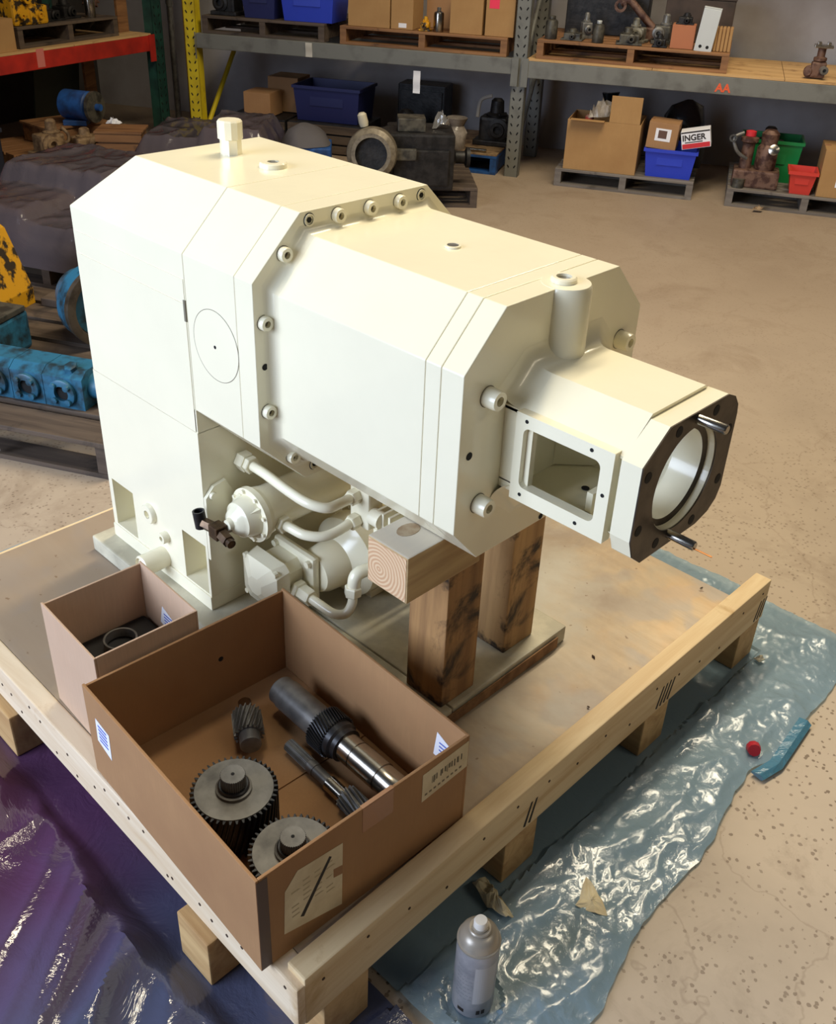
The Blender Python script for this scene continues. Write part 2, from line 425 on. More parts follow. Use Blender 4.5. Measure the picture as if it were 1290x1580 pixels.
# ------------------------------------------------------------------ setting
A28 = math.radians(28)
def SH(s, t, z=0):
    """point of the long grey rack: s along its face, t into it"""
    return Vector((-2.26 + s*math.cos(A28) - t*math.sin(A28), 4.09 + s*math.sin(A28) + t*math.cos(A28), z))
bm = B(); add_box(bm, -9, 6, -6, 9, -.1, 0); struct(obj('floor', bm, floor_m))
bm = B()
M = Matrix.Translation(SH(0, 0)) @ Matrix.Rotation(A28, 4, 'Z')
add_box(bm, -4.2, 6.0, .95, 1.05, 0, 3.6, 0, M); struct(obj('wall_back', bm, wall_m))
A110 = math.radians(110.1)
def RS(s, t, z=0):
    """point of the red rack: s along its beam, t into it (away from the viewer)"""
    return Vector((-4.04 + s*math.cos(A110) - t*math.sin(A110), 1.71 + s*math.sin(A110) + t*math.cos(A110), z))
bm = B()
M = Matrix.Translation(RS(0, 0)) @ Matrix.Rotation(A110, 4, 'Z')
add_box(bm, -3.6, 4.2, 1.15, 1.25, 0, 3.6, 0, M); struct(obj('wall_left', bm, wall_dark))

# ------------------------------------------------------------------ plastic sheet on the floor
edge = [(-2.6, 1.42), (-1.6, 1.39), (-.9, 1.36), (-.4, 1.315), (-.1, 1.30), (.05, 1.287), (.22, 1.252), (.475, 1.248), (.60, 1.215), (.68, 1.212),
        (.72, 1.228), (.85, 1.226), (1.05, 1.222), (1.22, 1.16), (1.3, 1.15)]
def xf(y):
    for (a, xa), (b, xb) in zip(edge, edge[1:]):
        if a <= y <= b: return xa + (xb-xa)*(y-a)/(b-a)
    return edge[0][1] if y < edge[0][0] else edge[-1][1]
def sheet_grid(y0, y1, NU, NV, zf, x_lo):
    bm = B(); rows = []
    for j in range(NV+1):
        v = j/NV; row = []
        for i in range(NU+1):
            u = i/NU; y = y0 + (y1-y0)*v
            xb = xf(y) + .008*noise.noise((y*9, 0, 3)) + .004*noise.noise((y*31, 2, 0))
            xa = x_lo + .02*noise.noise((y*6, 7, 0))
            x = xa + (xb-xa)*u; yy = y + .010*noise.noise((x*9, 5, 5))
            row.append(bm.verts.new((x, yy, zf(x, y, min(1, .35+min(u, 1-u)*30)))))
        rows.append(row)
    for a, b in zip(rows, rows[1:]):
        for i in range(NU): bm.faces.new((a[i], a[i+1], b[i+1], b[i]))
    return bm
def z_blue(x, y, e):
    n1 = 1-abs(noise.noise((x*5.2+.3, y*3.4, 1.3)))
    n2 = 1-abs(noise.noise((x*19, y*11+4, 2.7)))
    n3 = 1-abs(noise.noise((x*52+y*20, y*36-x*12, 7.7)))
    z = .005 + (.010*n1**4 + .0045*n2**3 + .0020*n3**2)*e
    if -.37 < y < 1.02 and x < 1.05: z = min(z, .0042)
    if (x-1.138)**2 + (y+.085)**2 < .0022: z = min(z, .006)
    return z
def z_purple(x, y, e):
    a = x*1.9 + y*1.5; b = x*.5 - y*.7
    n1 = 1-abs(noise.noise((a*1.6, b*1.0, 3.1))); n2 = 1-abs(noise.noise((a*4.5+b, b*2.2, 6.2))); n3 = 1-abs(noise.noise((x*13, y*9, 1.7)))
    z = .001 + (.040*n1**5 + .014*n2**4 + .003*n3**3)*e
    if y > -.42 and x < 1.06: z = min(z, .0032 + max(0, -.375-y)*.6)
    return z
sheet = obj('plastic_sheet', sheet_grid(-.16, 1.21, 330, 330, z_blue, -.5), sheet_m, smooth=True)
tag(sheet, 'crinkled blue plastic sheet spread on the floor right of and under the pallet', 'plastic sheet')
ps_ = obj('plastic_sheet', sheet_grid(-2.3, -.18, 300, 260, z_purple, -.62), purple_m, smooth=True)
tag(ps_, 'purplish plastic sheet with long soft folds along the left side of the pallet', 'plastic sheet')
bm = B()
pts = [(.665, 1.238), (.72, 1.250), (.80, 1.243), (.88, 1.236)]
add_loft(bm, [[(x-.022, y, .012), (x-.004, y, .016), (x+.006, y, .009), (x+.002, y, .003), (x-.022, y, .008)] for y, x in pts])
obj('folded_edge', bm, sheet_fold_m, sheet, True)

# ------------------------------------------------------------------ pallet with plywood deck
DZ = .200
pal = thing('plywood_pallet', 'large low pallet with a plywood deck and pine edge boards carrying the cream machine', 'pallet', (.42, .3, 0))
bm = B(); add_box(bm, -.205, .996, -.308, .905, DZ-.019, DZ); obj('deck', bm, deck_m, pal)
bm = B(); add_box(bm, -.22, 1.034, -.346, -.3085, .110, DZ, .003); obj('side_board', bm, pine_x, pal)
bm = B(); add_box(bm, .997, 1.035, -.333, 1.011, .108, .213, .003); obj('front_board', bm, pine_y, pal)
bm = B(); add_box(bm, -.205, .996, .868, .905, .110, DZ-.020, .003); obj('side_board', bm, pine_x, pal)
bm = B(); add_box(bm, -.243, -.206, -.308, .905, .110, DZ-.020, .003); obj('back_board', bm, pine_y, pal)
for x in (.10, .40, .70):
    bm = B(); add_box(bm, x, x+.09, -.30, .86, .1075, DZ-.020); obj('cross_bearer', bm, pine_y, pal)
for y0 in (-.298, .108, .536, .918):
    for x0, ln in ((.885, .148), (.36, .1), (-.20, .1)):
        if y0 < 0 and x0 < .8: continue
        bm = B(); add_box(bm, x0, x0+ln, y0, y0+.088, .0045, .107, .003); obj('block', bm, block_wood, pal)
bm = B(); add_box(bm, .755, .838, -.364, -.24, .0045, .107, .003); obj('block', bm, block_wood, pal)
bm = B(); add_box(bm, .10, .185, -.364, -.24, .0045, .107, .003); obj('block', bm, block_wood, pal)
# black pen strokes above the blocks and nail heads
for y, k in ((.150, 2), (.565, 4), (.965, 3)):
    for i in range(k):
        bm = B(); yy = y + i*.0135
        add_poly(bm, [(yy, .118), (yy+.006, .115), (yy+.020, .168), (yy+.015, .168)], 0, 1.0351, 1.0355); obj('pen_stroke', bm, ink, pal)
bm = B()
random.seed(3)
for i in range(26):
    x = -.1+1.1*i/25+random.uniform(-.02, .02)
    add_lathe(bm, [(.0030, 0), (.0030, .0008)], (x, -.346, random.uniform(.125, .185)), (0, -1, 0), 8)
for i in range(16):
    add_lathe(bm, [(.0028, 0), (.0028, .0008)], (1.035, -.3+1.28*i/15, random.uniform(.13, .19)), (1, 0, 0), 8)
stuff(obj('nail_heads', bm, grit, pal))

# ------------------------------------------------------------------ board under the machine
PZ = .238
bd = thing('machine_bed_boards', 'overspray-covered thick boards lying between the cream machine and the plywood deck', 'board', (.39, .2, DZ))
bm = B(); add_box(bm, .362, .837, .062, .175, DZ+.0005, PZ, .004); obj('board', bm, plank_m, bd)
bm = B(); add_box(bm, -.085, .360, -.018, .175, DZ+.0005, PZ, .004); obj('board', bm, plank_m, bd)
bm = B(); add_box(bm, -.085, .835, .178, .515, DZ+.0005, PZ-.0002, .004); obj('board', bm, plank_m, bd)
bm = B(); add_box(bm, .8372, .8395, .068, .484, DZ+.003, PZ-.010); obj('raw_edge', bm, simple('raw_edge_wood', (150, 112, 76), .8, 0, (110, 80, 54), 30), bd)

# ------------------------------------------------------------------ timbers
def timber(name, label, x0, x1, y0, y1, z0, z1, m, ends=None):
    t = thing(name, label, 'timber', ((x0+x1)/2, (y0+y1)/2, z0))
    bm = B(); add_box(bm, x0, x1, y0, y1, z0, z1, .003); obj('beam', bm, m, t)
    return t
timber('timber_post', 'dark-stained short wooden post under the cap block, nearer the large carton', .733, .822, .160, .248, PZ+.0003, .550, post_wood)
timber('timber_post', 'dark-stained wooden post standing farther back directly under the machine front', .715, .803, .355, .443, PZ+.0003, .6372, post_wood_b)
cb = timber('cap_block', 'squared timber block with a ringed end grain lying on the nearer post', .754, .843, .038, .209, .5505, .6365, cap_mat)
bm = B(); add_box(bm, .757, .840, .0372, .0378, .5535, .6335); obj('end_grain', bm, end_wood, cb)
bm = B(); add_lathe(bm, [(.020, 0), (.020, .0006)], (.787, .094, .6366), (0, 0, 1), 16)
bm.transform(Matrix.Translation((.787, .094, 0)) @ Matrix.Diagonal((.75, 1.1, 1, 1)) @ Matrix.Translation((-.787, -.094, 0)))
obj('knot', bm, simple('wood_knot', (168, 150, 124), .7, 0, (146, 120, 92), 60), cb)

# ------------------------------------------------------------------ the cream machine
mc = thing('gearbox_machine', 'big cream-painted machine with an angular octagonal housing and a tapered snout', 'machine', (.42, .23, PZ))
def octo(yl, yr, zb, zt, cty, ctz, cby, cbz):
    return [(yl+cby, zb), (yr-cby, zb), (yr, zb+cbz), (yr, zt-ctz), (yr-cty, zt), (yl+cty, zt), (yl, zt-ctz), (yl, zb+cbz)]
REAR = octo(0, .46, .6225, 1.08, .094, .090, .0915, .0915)
FRONT = octo(.032, .431, .665, 1.046, .0745, .076, .054, .063)
BV = .0012
bm = B(); add_hull(bm, [(0, 0, .6685), (0, .46, .6685), (0, 0, .99), (0, .46, .99), (.084, .094, 1.08), (.084, .366, 1.08),
    (.3555, 0, .6685), (.3555, .46, .6685), (.3555, 0, .99), (.3555, .46, .99), (.3555, .094, 1.08), (.3555, .366, 1.08)])
obj('rear_housing', bm, paint, mc, bev=BV)
bm = B(); add_box(bm, .003, .353, -.0012, .01, .669, .905); obj('side_panel', bm, paint, mc)
bm = B(); add_box(bm, .003, .353, -.0010, .01, .907, .947); obj('side_panel', bm, paint, mc)
bm = B(); add_box(bm, .3495, .3550, -.0018, .01, .875, .912); obj('seam_notch', bm, seam, mc)
bm = B(); add_box(bm, .3545, .3572, .004, .456, .716, .985); add_box(bm, .3545, .3572, .1, .36, .98, 1.0765)
obj('seam_filler', bm, seam, mc)
bm = B(); add_poly(bm, REAR, 0, .3565, .4925); obj('gear_case', bm, paint, mc, bev=BV)
bm = B(); add_poly(bm, [((y-.231)*.99+.231, (z-.85)*.99+.85) for y, z in REAR], 0, .4920, .4940); obj('seam_filler', bm, seam, mc)
bm = B(); add_poly(bm, REAR, 0, .4932, .538); obj('flange_plate', bm, paint, mc, bev=BV)
def scaled(o, d): 
    out = []
    for y, z in o:
        out.append((y + (d if y > .231 else -d), z + (d if z > .85 else -d)))
    return out
bm = B(); rings = []
for k in range(6):
    a = k/5*PI/2; off = .014*(1-math.sin(a)); xx = .538+.02*(1-math.cos(a))
    rings.append([(xx, y, z) for y, z in scaled(FRONT, off)])
add_loft(bm, rings, True, False); obj('weld_fillet', bm, paint, mc, True)
bm = B(); add_poly(bm, FRONT, 0, .5382, .8655); obj('front_housing', bm, paint, mc, bev=BV)
bm = B(); add_poly(bm, scaled(FRONT, -.002), 0, .8653, .8668); add_poly(bm, scaled(FRONT, -.002), 0, .8938, .8952); obj('seam_filler', bm, seam, mc)
bm = B(); add_poly(bm, FRONT, 0, .8664, .8940); obj('spacer_plate', bm, paint, mc, bev=BV)
bm = B(); add_poly(bm, FRONT, 0, .8950, .934); obj('cover_plate', bm, paint, mc, bev=BV)
# leg with two pockets in its near side
bm = B()
ox, oz = (0, .3575), (.292, .668)
P1 = (.014, .095, .312, .423); P2 = (.272, .350, .312, .424)
add_box(bm, 0, .3575, .11, .46, .292, .668); add_box(bm, .3530, .3575, 0, .46, .667, .7138)
add_box(bm, 0, .3575, -.001, .11, .424, .668)
add_box(bm, 0, P1[0], -.001, .11, .292, .424); add_box(bm, P1[1], P2[0], -.001, .11, .292, .424); add_box(bm, P2[1], .3575, -.001, .11, .292, .424)
add_box(bm, P1[0], P1[1], -.001, .11, .292, .312); add_box(bm, P2[0], P2[1], -.001, .11, .292, .312)
obj('leg', bm, paint, mc)
bm = B(); add_box(bm, -.001, .3585, -.004, .461, .2765, .3085, .002); obj('foot_plate', bm, paint, mc)
bm = B(); add_lathe(bm, [(.0, .008), (.013, .008), (.014, 0)], (.055, .045, .312), (0, 0, 1), 6); obj('anchor_bolt', bm, paint, mc)
bm = B(); add_lathe(bm, [(.0, .008), (.013, .008), (.014, 0)], (.325, .045, .312), (0, 0, 1), 6); obj('anchor_bolt', bm, paint, mc)
bm = B(); add_lathe(bm, [(.0225, 0), (.0225, .055), (.019, .058), (.019, .052), (.0, .052)], (.196, .001, .321), (0, -1, 0), 24); obj('pipe_stub', bm, paint, mc, True)
def plug(name, p, d, r, h, n=24, hex_r=.42):
    bm = B(); add_lathe(bm, [(r*1.03, 0), (r*1.0, h*.8), (r*.92, h), (r*hex_r, h)], p, d, n, False)
    add_lathe(bm, [(r*hex_r, h), (r*hex_r, h*.35), (0, h*.35)], p, d, 6, False)
    return obj(name, bm, paint, mc, True)
plug('drain_plug', (.160, -.001, .408), (0, -1, 0), .021, .010)
plug('drain_plug', (.213, -.001, .378), (0, -1, 0), .012, .014)
def bolt(p, d, r=.0115, h=.0105):
    o = plug('cap_screw', p, d, r, h, 20, .48)
    bm = B(); add_lathe(bm, [(r*.47, h*.36), (0, h*.361)], p, d, 6, False); add_lathe(bm, [(r*1.10, .0001), (r*1.10, .0006), (r, .0007)], p, d, 20, False)
    obj('socket', bm, seam, o)
def sunk(p, d, r=.0095):
    bm = B(); add_lathe(bm, [(r, .0001), (r, .0022), (r*.78, .0022), (r*.78, .0008)], p, d, 20, False); o = obj('sunk_screw', bm, paint, mc, True)
    bm = B(); add_lathe(bm, [(r*.5, .0006), (r*.5, .0012), (0, .0012)], p, d, 6, False); add_lathe(bm, [(r*1.14, .0002), (r*1.14, .0005), (r, .0005)], p, d, 20, False); obj('socket', bm, hole, o)
def drill(p, d, r=.005):
    bm = B(); add_lathe(bm, [(r, .0001), (r, .0006), (0, .0006)], p, d, 12, False); obj('hole', bm, hole, mc)
X = (1, 0, 0); FX = .538
for y, z in ((.167, 1.064), (.234, 1.064), (.300, 1.063), (.060, 1.024), (.0185, .925), (.0185, .775), (.064, .676)): bolt((FX, y, z), X)
for y, z in ((.111, 1.066), (.352, 1.065), (.112, .642)): sunk((FX, y, z), X)
drill((FX, .017, .852), X, .0055)
for y, z in ((.082, .927), (.079, .762), (.383, .927), (.383, .762)): bolt((.934, y, z), X, .0142, .022)
drill((.934, .053, .847), X, .006); drill((.934, .135, .827), X, .004); drill((.934, .235, .672), X, .005)
# side inspection cover (round seam) with its centre hole
bm = B(); add_lathe(bm, [(.0605, .0003), (.0613, .0005), (.0613, 0)], (.433, 0, .857), (0, -1, 0), 64, False); obj('cover_seam', bm, seam, mc)
bm = B(); add_lathe(bm, [(.0605, 0), (.0602, .0005), (0, .0005)], (.433, 0, .857), (0, -1, 0), 64, False); obj('inspection_cover', bm, paint, mc)
drill((.431, -.0005, .855), (0, -1, 0), .003)
# top fittings
bm = B(); add_lathe(bm, [(.0, .026), (.0195, .026), (.0195, 0)], (.169, .238, 1.08), (0, 0, 1), 8)
bc = obj('breather_base', bm, paint, mc)
bm = B(); add_lathe(bm, [(.017, .026), (.0225, .027), (.0225, .056), (.020, .059), (0, .059)], (.169, .238, 1.08), (0, 0, 1), 12); obj('breather_cap', bm, paint, bc)
plug('filler_plug', (.292, .237, 1.08), (0, 0, 1), .024, .009)
bm = B(); add_lathe(bm, [(.011, 0), (.011, .004), (0, .004)], (.292, .237, 1.0835), (0, 0, 1), 6); obj('plug_hexagon', bm, steel_grey, mc)
bm = B(); add_lathe(bm, [(.0125, 0), (.0125, .003), (.009, .0032), (.009, .001), (0, .001)], (.722, .233, 1.046), (0, 0, 1), 24); o = obj('filler_plug', bm, paint, mc, True)
bm = B(); add_lathe(bm, [(.0085, .0012), (.0085, .003), (0, .003)], (.722, .233, 1.046), (0, 0, 1), 6); obj('plug_hexagon', bm, steel_grey, o)
# boss on the front cover
bm = B()
for a in (0,):
    ring = lambda zz, rr: [(.926+rr*math.cos(t), .240+rr*math.sin(t), zz) for t in [2*PI*i/40 for i in range(40)]]
    add_loft(bm, [ring(.930, .040), ring(.944, .0375), ring(1.042, .0370), ring(1.0465, .0345)])
obj('boss', bm, paint, mc, True)
bm = B(); add_lathe(bm, [(.0185, 0), (.0185, .005), (.016, .007), (.011, .007), (.011, -.004), (0, -.004)], (.922, .240, 1.0465), (0, 0, 1), 24, False); o = obj('threaded_ring', bm, paint, mc, True)
bm = B(); add_lathe(bm, [(.0112, .003), (0, .0031)], (.922, .240, 1.0465), (0, 0, 1), 24, False); obj('bore_plug', bm, steel, o)
# snout: open C-shaped casting, window frame, end flange
SY0, SY1, SZ0, SZ1 = .1215, .341, .742, .9455
OUT = [(SY0, .902), (.172, SZ1), (.300, SZ1), (SY1, .902), (SY1, .787), (.300, SZ0), (.172, SZ0), (SY0, .787)]
INN = [(SY0, .789), (.178, .758), (.294, .758), (.327, .793), (.327, .896), (.294, .931), (.178, .931), (SY0, .898)]
bm = B(); cs = OUT + INN
n = len(cs)
x0, x1 = .934, 1.1275
va = [bm.verts.new((x0, y, z)) for y, z in cs]; vb = [bm.verts.new((x1, y, z)) for y, z in cs]
no = len(OUT)
for i in range(n):
    j = (i+1) % n
    bm.faces.new((va[i], va[j], vb[j], vb[i]))
for V in (va, vb):
    O_, I_ = V[:no], V[no:][::-1]
    for i in range(no-1): bm.faces.new((O_[i], O_[i+1], I_[i+1], I_[i]))
obj('snout', bm, paint, mc)
bm = B(); rings = []
for k in range(7):
    a = k/6*PI/2; off = .030*(1-math.sin(a)); xx = .9342+.036*(1-math.cos(a))
    rings.append([(xx, y + (off if y > .231 else -off*.6), z + (off if z > .84 else -off)) for y, z in OUT])
# loft over the top, far side and bottom, and the near slopes (leaving the window side open)
vr = [[bm.verts.new(p) for p in r] for r in rings]
for a, b in zip(vr, vr[1:]):
    for i in range(no-1): bm.faces.new((a[i], a[i+1], b[i+1], b[i]))
obj('base_fillet', bm, paint, mc, True)
bm = B(); add_box(bm, .9342, .985, .1215, .132, .775, .9045); obj('snout_cheek', bm, paint, mc)
def rrect(x0, x1, z0, z1, r, n=5):
    out = []
    for cx, cz, a0 in ((x1-r, z1-r, 0), (x0+r, z1-r, PI/2), (x0+r, z0+r, PI), (x1-r, z0+r, 3*PI/2)):
        for k in range(n+1): 
            a = a0 + k/n*PI/2; out.append((cx+r*math.cos(a), cz+r*math.sin(a)))
    return out
bm = B()
fo = rrect(.962, 1.1195, .772, .9065, .001); fi = rrect(.976, 1.101, .795, .887, .010)
L0 = [(x, .1120, z) for x, z in fo]; L1 = [(x, .1120, z) for x, z in fi]; L2 = [(x, .1290, z) for x, z in fi]; L3 = [(x, .1290, z) for x, z in fo]
add_loft(bm, [L3, L0, L1, L2, L3], True, False); obj('window_frame', bm, paint, mc)
for x, z in ((.980, .897), (1.085, .898), (.980, .784), (1.075, .783), (1.110, .842)):
    drill((x, .1120, z), (0, -1, 0), .0028)
def flange_ring(bm, out, cy, cz, rin, xa, xb, n=72):
    """plate with outline out and a round hole"""
    def ray_hit(a):
        d = Vector((math.cos(a), math.sin(a)))
        best = None
        for i in range(len(out)):
            p = Vector(out[i]) - Vector((cy, cz)); q = Vector(out[(i+1) % len(out)]) - Vector((cy, cz)); e = q-p
            den = d.x*e.y - d.y*e.x
            if abs(den) < 1e-9: continue
            t = (p.x*e.y - p.y*e.x)/den; s = (p.x*d.y - p.y*d.x)/den
            if t > 0 and -1e-6 <= s <= 1+1e-6 and (best is None or t < best): best = t
        return (cy+d.x*best, cz+d.y*best)
    angs = [2*PI*i/n for i in range(n)] + [math.atan2(z-cz, y-cy) % (2*PI) for y, z in out]
    angs = sorted(set(round(a, 5) for a in angs))
    po = [ray_hit(a) for a in angs]; pi = [(cy+rin*math.cos(a), cz+rin*math.sin(a)) for a in angs]
    add_loft(bm, [[(xa, *p) for p in po], [(xb, *p) for p in po], [(xb, *p) for p in pi], [(xa, *p) for p in pi], [(xa, *p) for p in po]], True, False)
FL = [(.117, .790), (.117, .900), (.168, .940), (.310, .940), (.330, .931), (.343, .915), (.346, .900), (.346, .785), (.338, .766), (.320, .752), (.290, .744), (.150, .744), (.128, .762)]
bm = B(); flange_ring(bm, FL, .231, .842, .0745, 1.1265, 1.1565); obj('snout_flange', bm, paint, mc)
bm = B(); flange_ring(bm, FL, .231, .842, .0760, 1.1566, 1.1585); fc = obj('machined_face', bm, steel_dark, mc); fc['label'] = 'bare dark steel front face of the snout'
bm = B(); add_lathe(bm, [(.0755, .0), (.0755, -.010), (.070, -.012), (.0655, -.013)], (1.1566, .231, .842), X, 64, False); obj('seal_groove', bm, steel_dark, mc, True)
bm = B(); add_lathe(bm, [(.0655, -.013), (.0655, -.055), (.0745, -.055), (.0745, -.03)], (1.1566, .231, .842), X, 64, False); obj('bore', bm, paint, mc, True)
for y, z in ((.190, .926), (.281, .926), (.331, .881), (.132, .882), (.331, .802), (.131, .803), (.184, .760), (.276, .757)):
    bm = B(); add_lathe(bm, [(.0078, 0), (.0078, .0004), (0, .0004)], (1.1585, y, z), X, 16, False); obj('bolt_hole', bm, hole, mc)
for y, z in ((.233, .930), (.214, .762)):
    bm = B(); add_lathe(bm, [(.0068, -.01), (.0068, .040), (.0055, .042), (0, .042)], (1.1585, y, z), X, 16); obj('dowel_pin', bm, steel, mc, True)
bm = B(); add_cyl(bm, (1.20, .214, .758), (1.225, .217, .756), .0012, 6); obj('wire_tail', bm, simple('copper_wire', (190, 120, 60), .4, .8), mc)
# inner ribs and slot inside the snout seen through the window
bm = B(); add_hull(bm, [(x, y, z) for x, y in ((.9345, .326), (.9345, .25), (1.01, .326)) for z in (.7595, .81)]); obj('inner_rib', bm, paint, mc)
bm = B(); add_box(bm, 1.045, 1.055, .18, .326, .7590, .79); obj('inner_rib', bm, paint, mc)
bm = B(); add_lathe(bm, [(.006, .0001), (.006, .0012), (0, .0012)], (1.01, .23, .7590), (0, 0, 1), 12, False); obj('inner_hole', bm, hole, mc)
bm = B(); add_box(bm, .985, 1.05, .181, .190, .917, .9300); obj('inner_slot', bm, hole, mc)

# ---- pump set under the overhang
def part(name, bm, m=None, smooth=True, par=None): return obj(name, bm, m or paint, par or mc, smooth)
Y = (0, 1, 0)
def nut(p, d, r, h, m=None, name='hex_nut'):
    bm = B(); add_lathe(bm, [(r*.9, 0), (r, h*.12), (r, h*.88), (r*.9, h)], p, d, 6); return obj(name, bm, m or paint, mc)
# return filter: bracket, canister along y, cover with flange
bm = B(); add_hull(bm, [(.3578, -.0005, .40), (.3578, -.0005, .535), (.3578, .018, .555), (.3578, .045, .56), (.3578, .06, .53), (.3578, .06, .40),
                        (.3655, -.0005, .40), (.3655, -.0005, .535), (.3655, .018, .555), (.3655, .045, .56), (.3655, .06, .53), (.3655, .06, .40)]); part('bracket', bm, smooth=False)
bm = B(); add_lathe(bm, [(.008, 0), (.007, .006), (0, .006)], (.3655, .014, .538), X, 12); part('bracket_bolt', bm)
FC = (.428, .060, .510)
bm = B(); add_lathe(bm, [(.044, 0), (.047, .01), (.047, .012), (.043, .03), (.043, .30), (.035, .315), (0, .317)], FC, Y, 40); can_ = part('filter_canister', bm)
bm = B(); add_lathe(bm, [(.053, 0), (.053, .011), (.044, .011)], (FC[0], FC[1]-.011, FC[2]), Y, 40); part('filter_flange', bm)
bm = B(); add_lathe(bm, [(.0, -.050), (.010, -.050), (.012, -.042), (.022, -.038), (.027, -.030), (.034, -.026), (.038, -.012), (.040, 0)], (FC[0], FC[1]-.011, FC[2]), Y, 32); cover = part('filter_cover', bm)
for k in range(8):
    a = 2*PI*k/8+.3
    bm = B(); add_lathe(bm, [(.0045, 0), (.004, .005), (0, .005)], (FC[0]+.047*math.cos(a), FC[1]-.011, FC[2]+.047*math.sin(a)), (0, -1, 0), 8); part('cover_bolt', bm)
for k in range(4):
    a = 2*PI*k/4+.7
    bm = B(); add_hull(bm, [(FC[0]+math.cos(a)*r+dx, FC[1]-.012-dy, FC[2]+math.sin(a)*r+dz) for r, dy in ((.026, .026), (.040, .0)) for dx, dz in ((-.004, -.004), (.004, .004), (.004, -.004), (-.004, .004))] + [(FC[0]+math.cos(a)*.024, FC[1]-.012, FC[2]+math.sin(a)*.024)]); part('cover_rib', bm, smooth=False)
# browned steel elbow fittings on the cover
bm = B(); add_cyl(bm, (.418, .020, .500), (.418, -.004, .500), .0125, 12); add_box(bm, .404, .430, -.026, -.002, .486, .512, .002); fb = part('elbow_fitting', bm, brass_dark, False); fb['label'] = 'browned bare steel elbow fitting'
bm = B(); add_cyl(bm, (.404, -.014, .499), (.380, -.018, .499), .011, 6); part('hex_fitting', bm, brass_dark, False)
bm = B(); add_lathe(bm, [(.0115, -.012), (.0115, .022), (.0085, .022), (.0085, .004), (0, .004)], (.372, -.020, .500), (-.12, -.05, 1), 18); part('open_pipe_end', bm, steel_black)
bm = B(); add_cyl(bm, (.430, -.014, .497), (.452, -.016, .494), .012, 6); add_cyl(bm, (.452, -.016, .494), (.462, -.017, .493), .0085, 12); part('hex_fitting', bm, brass_dark, False)
# upper suction pipe
nut((.3580, .087, .584), X, .0195, .022); nut((.380, .088, .583), X, .017, .012)
bm = B(); add_tube(bm, [(.39, .088, .583), (.43, .089, .581), (.490, .092, .572), (.535, .098, .566), (.562, .118, .560), (.562, .15, .556), (.555, .185, .550)], .0095, 16, 8); part('oil_pipe', bm)
nut((.5555, .178, .5505), (-.1, 1, -.05), .015, .022)
# middle pipe
nut((.452, .088, .496), (1, .0, .0), .014, .010); nut((.462, .088, .497), X, .0170, .022)
bm = B(); add_tube(bm, [(.47, .088, .497), (.497, .090, .497), (.525, .097, .494), (.548, .118, .492), (.556, .15, .494), (.556, .19, .500)], .0095, 16, 8); part('oil_pipe', bm)
nut((.556, .178, .497), (0, 1, .05), .015, .020)
bm = B(); add_box(bm, .535, .585, .198, .235, .485, .585, .004); part('manifold_block', bm, smooth=False)
bm = B(); add_cyl(bm, (.585, .21, .515), (.610, .21, .515), .017, 16); part('manifold_port', bm)
bm = B(); add_cyl(bm, (.545, .215, .585), (.545, .215, .605), .012, 8); add_cyl(bm, (.572, .215, .585), (.572, .215, .60), .010, 8); part('manifold_bolt', bm)
# gear pump: faceted cap, body, mounting plate
bm = B(); rings = []
PCX, PCZ = .434, .354
def oct2(w_, h_, c): return [(-w_+c, -h_), (w_-c, -h_), (w_, -h_+c), (w_, h_-c), (w_-c, h_), (-w_+c, h_), (-w_, h_-c), (-w_, -h_+c)]
for y, s, c in ((.046, .020, .012), (.060, .052, .016), (.088, .055, .012)):
    rings.append([(PCX+x, y, PCZ+z*.95) for x, z in oct2(s, s, min(c, s*.6))])
add_loft(bm, rings); part('pump_cap', bm, smooth=False)
for sx, sz in ((-1, 1), (1, 1), (1, -1), (-1, -1)):
    bm = B(); add_lathe(bm, [(.006, 0), (.0055, .008), (0, .008)], (PCX+sx*.045, .066, PCZ+sz*.042), (0, -1, 0), 8); part('pump_bolt', bm)
bm = B(); add_hull(bm, [(PCX+x, y, PCZ+z) for y in (.088, .128) for x, z in oct2(.044, .043, .016)]); part('pump_body', bm, smooth=False)
bm = B(); add_box(bm, PCX-.045, PCX+.075, .128, .146, PCZ-.055, PCZ+.058, .008); part('pump_flange', bm, smooth=False)
for sx, sz in ((-.034, .046), (.064, .046), (.064, -.043)):
    bm = B(); add_lathe(bm, [(.0075, 0), (.007, .008), (0, .008)], (PCX+sx, .128, PCZ+sz), (0, -1, 0), 8); part('pump_bolt', bm)
bm = B(); add_lathe(bm, [(.040, .146), (.046, .160), (.050, .20), (.072, .215), (.083, .225), (.085, .262), (.080, .268)], (.490, 0, .366), Y, 40); part('bell_housing', bm)
bm = B(); add_lathe(bm, [(.078, .268), (.078, .44), (.06, .45), (0, .45)], (.490, 0, .366), Y, 40); part('motor_body', bm)
for k in range(22):
    a = 2*PI*k/22+.1
    if -2.3 < (a+PI) % (2*PI)-PI < -.8: continue
    bm = B(); d = Vector((math.cos(a), 0, math.sin(a))); t = Vector((-math.sin(a), 0, math.cos(a)))*.0014
    c_ = Vector((.49, 0, .362))
    pts = []
    for y in (.275, .435):
        for r in (.074, .097):
            for s in (-1, 1): pts.append(c_ + d*r + t*s + Vector((0, y, 0)))
    add_hull(bm, pts); part('cooling_fin', bm, smooth=False)
bm = B(); add_box(bm, .44, .54, .25, .42, .2772, .295, .003); part('motor_foot', bm, smooth=False)
bm = B(); add_box(bm, .590, .716, .205, .42, .405, .492, .003); part('cooler_block', bm, smooth=False)
for k in range(8):
    bm = B(); add_box(bm, .593+k*.0168, .5985+k*.0168, .207, .418, .4922, .532, .001); part('cooling_fin', bm, smooth=False)
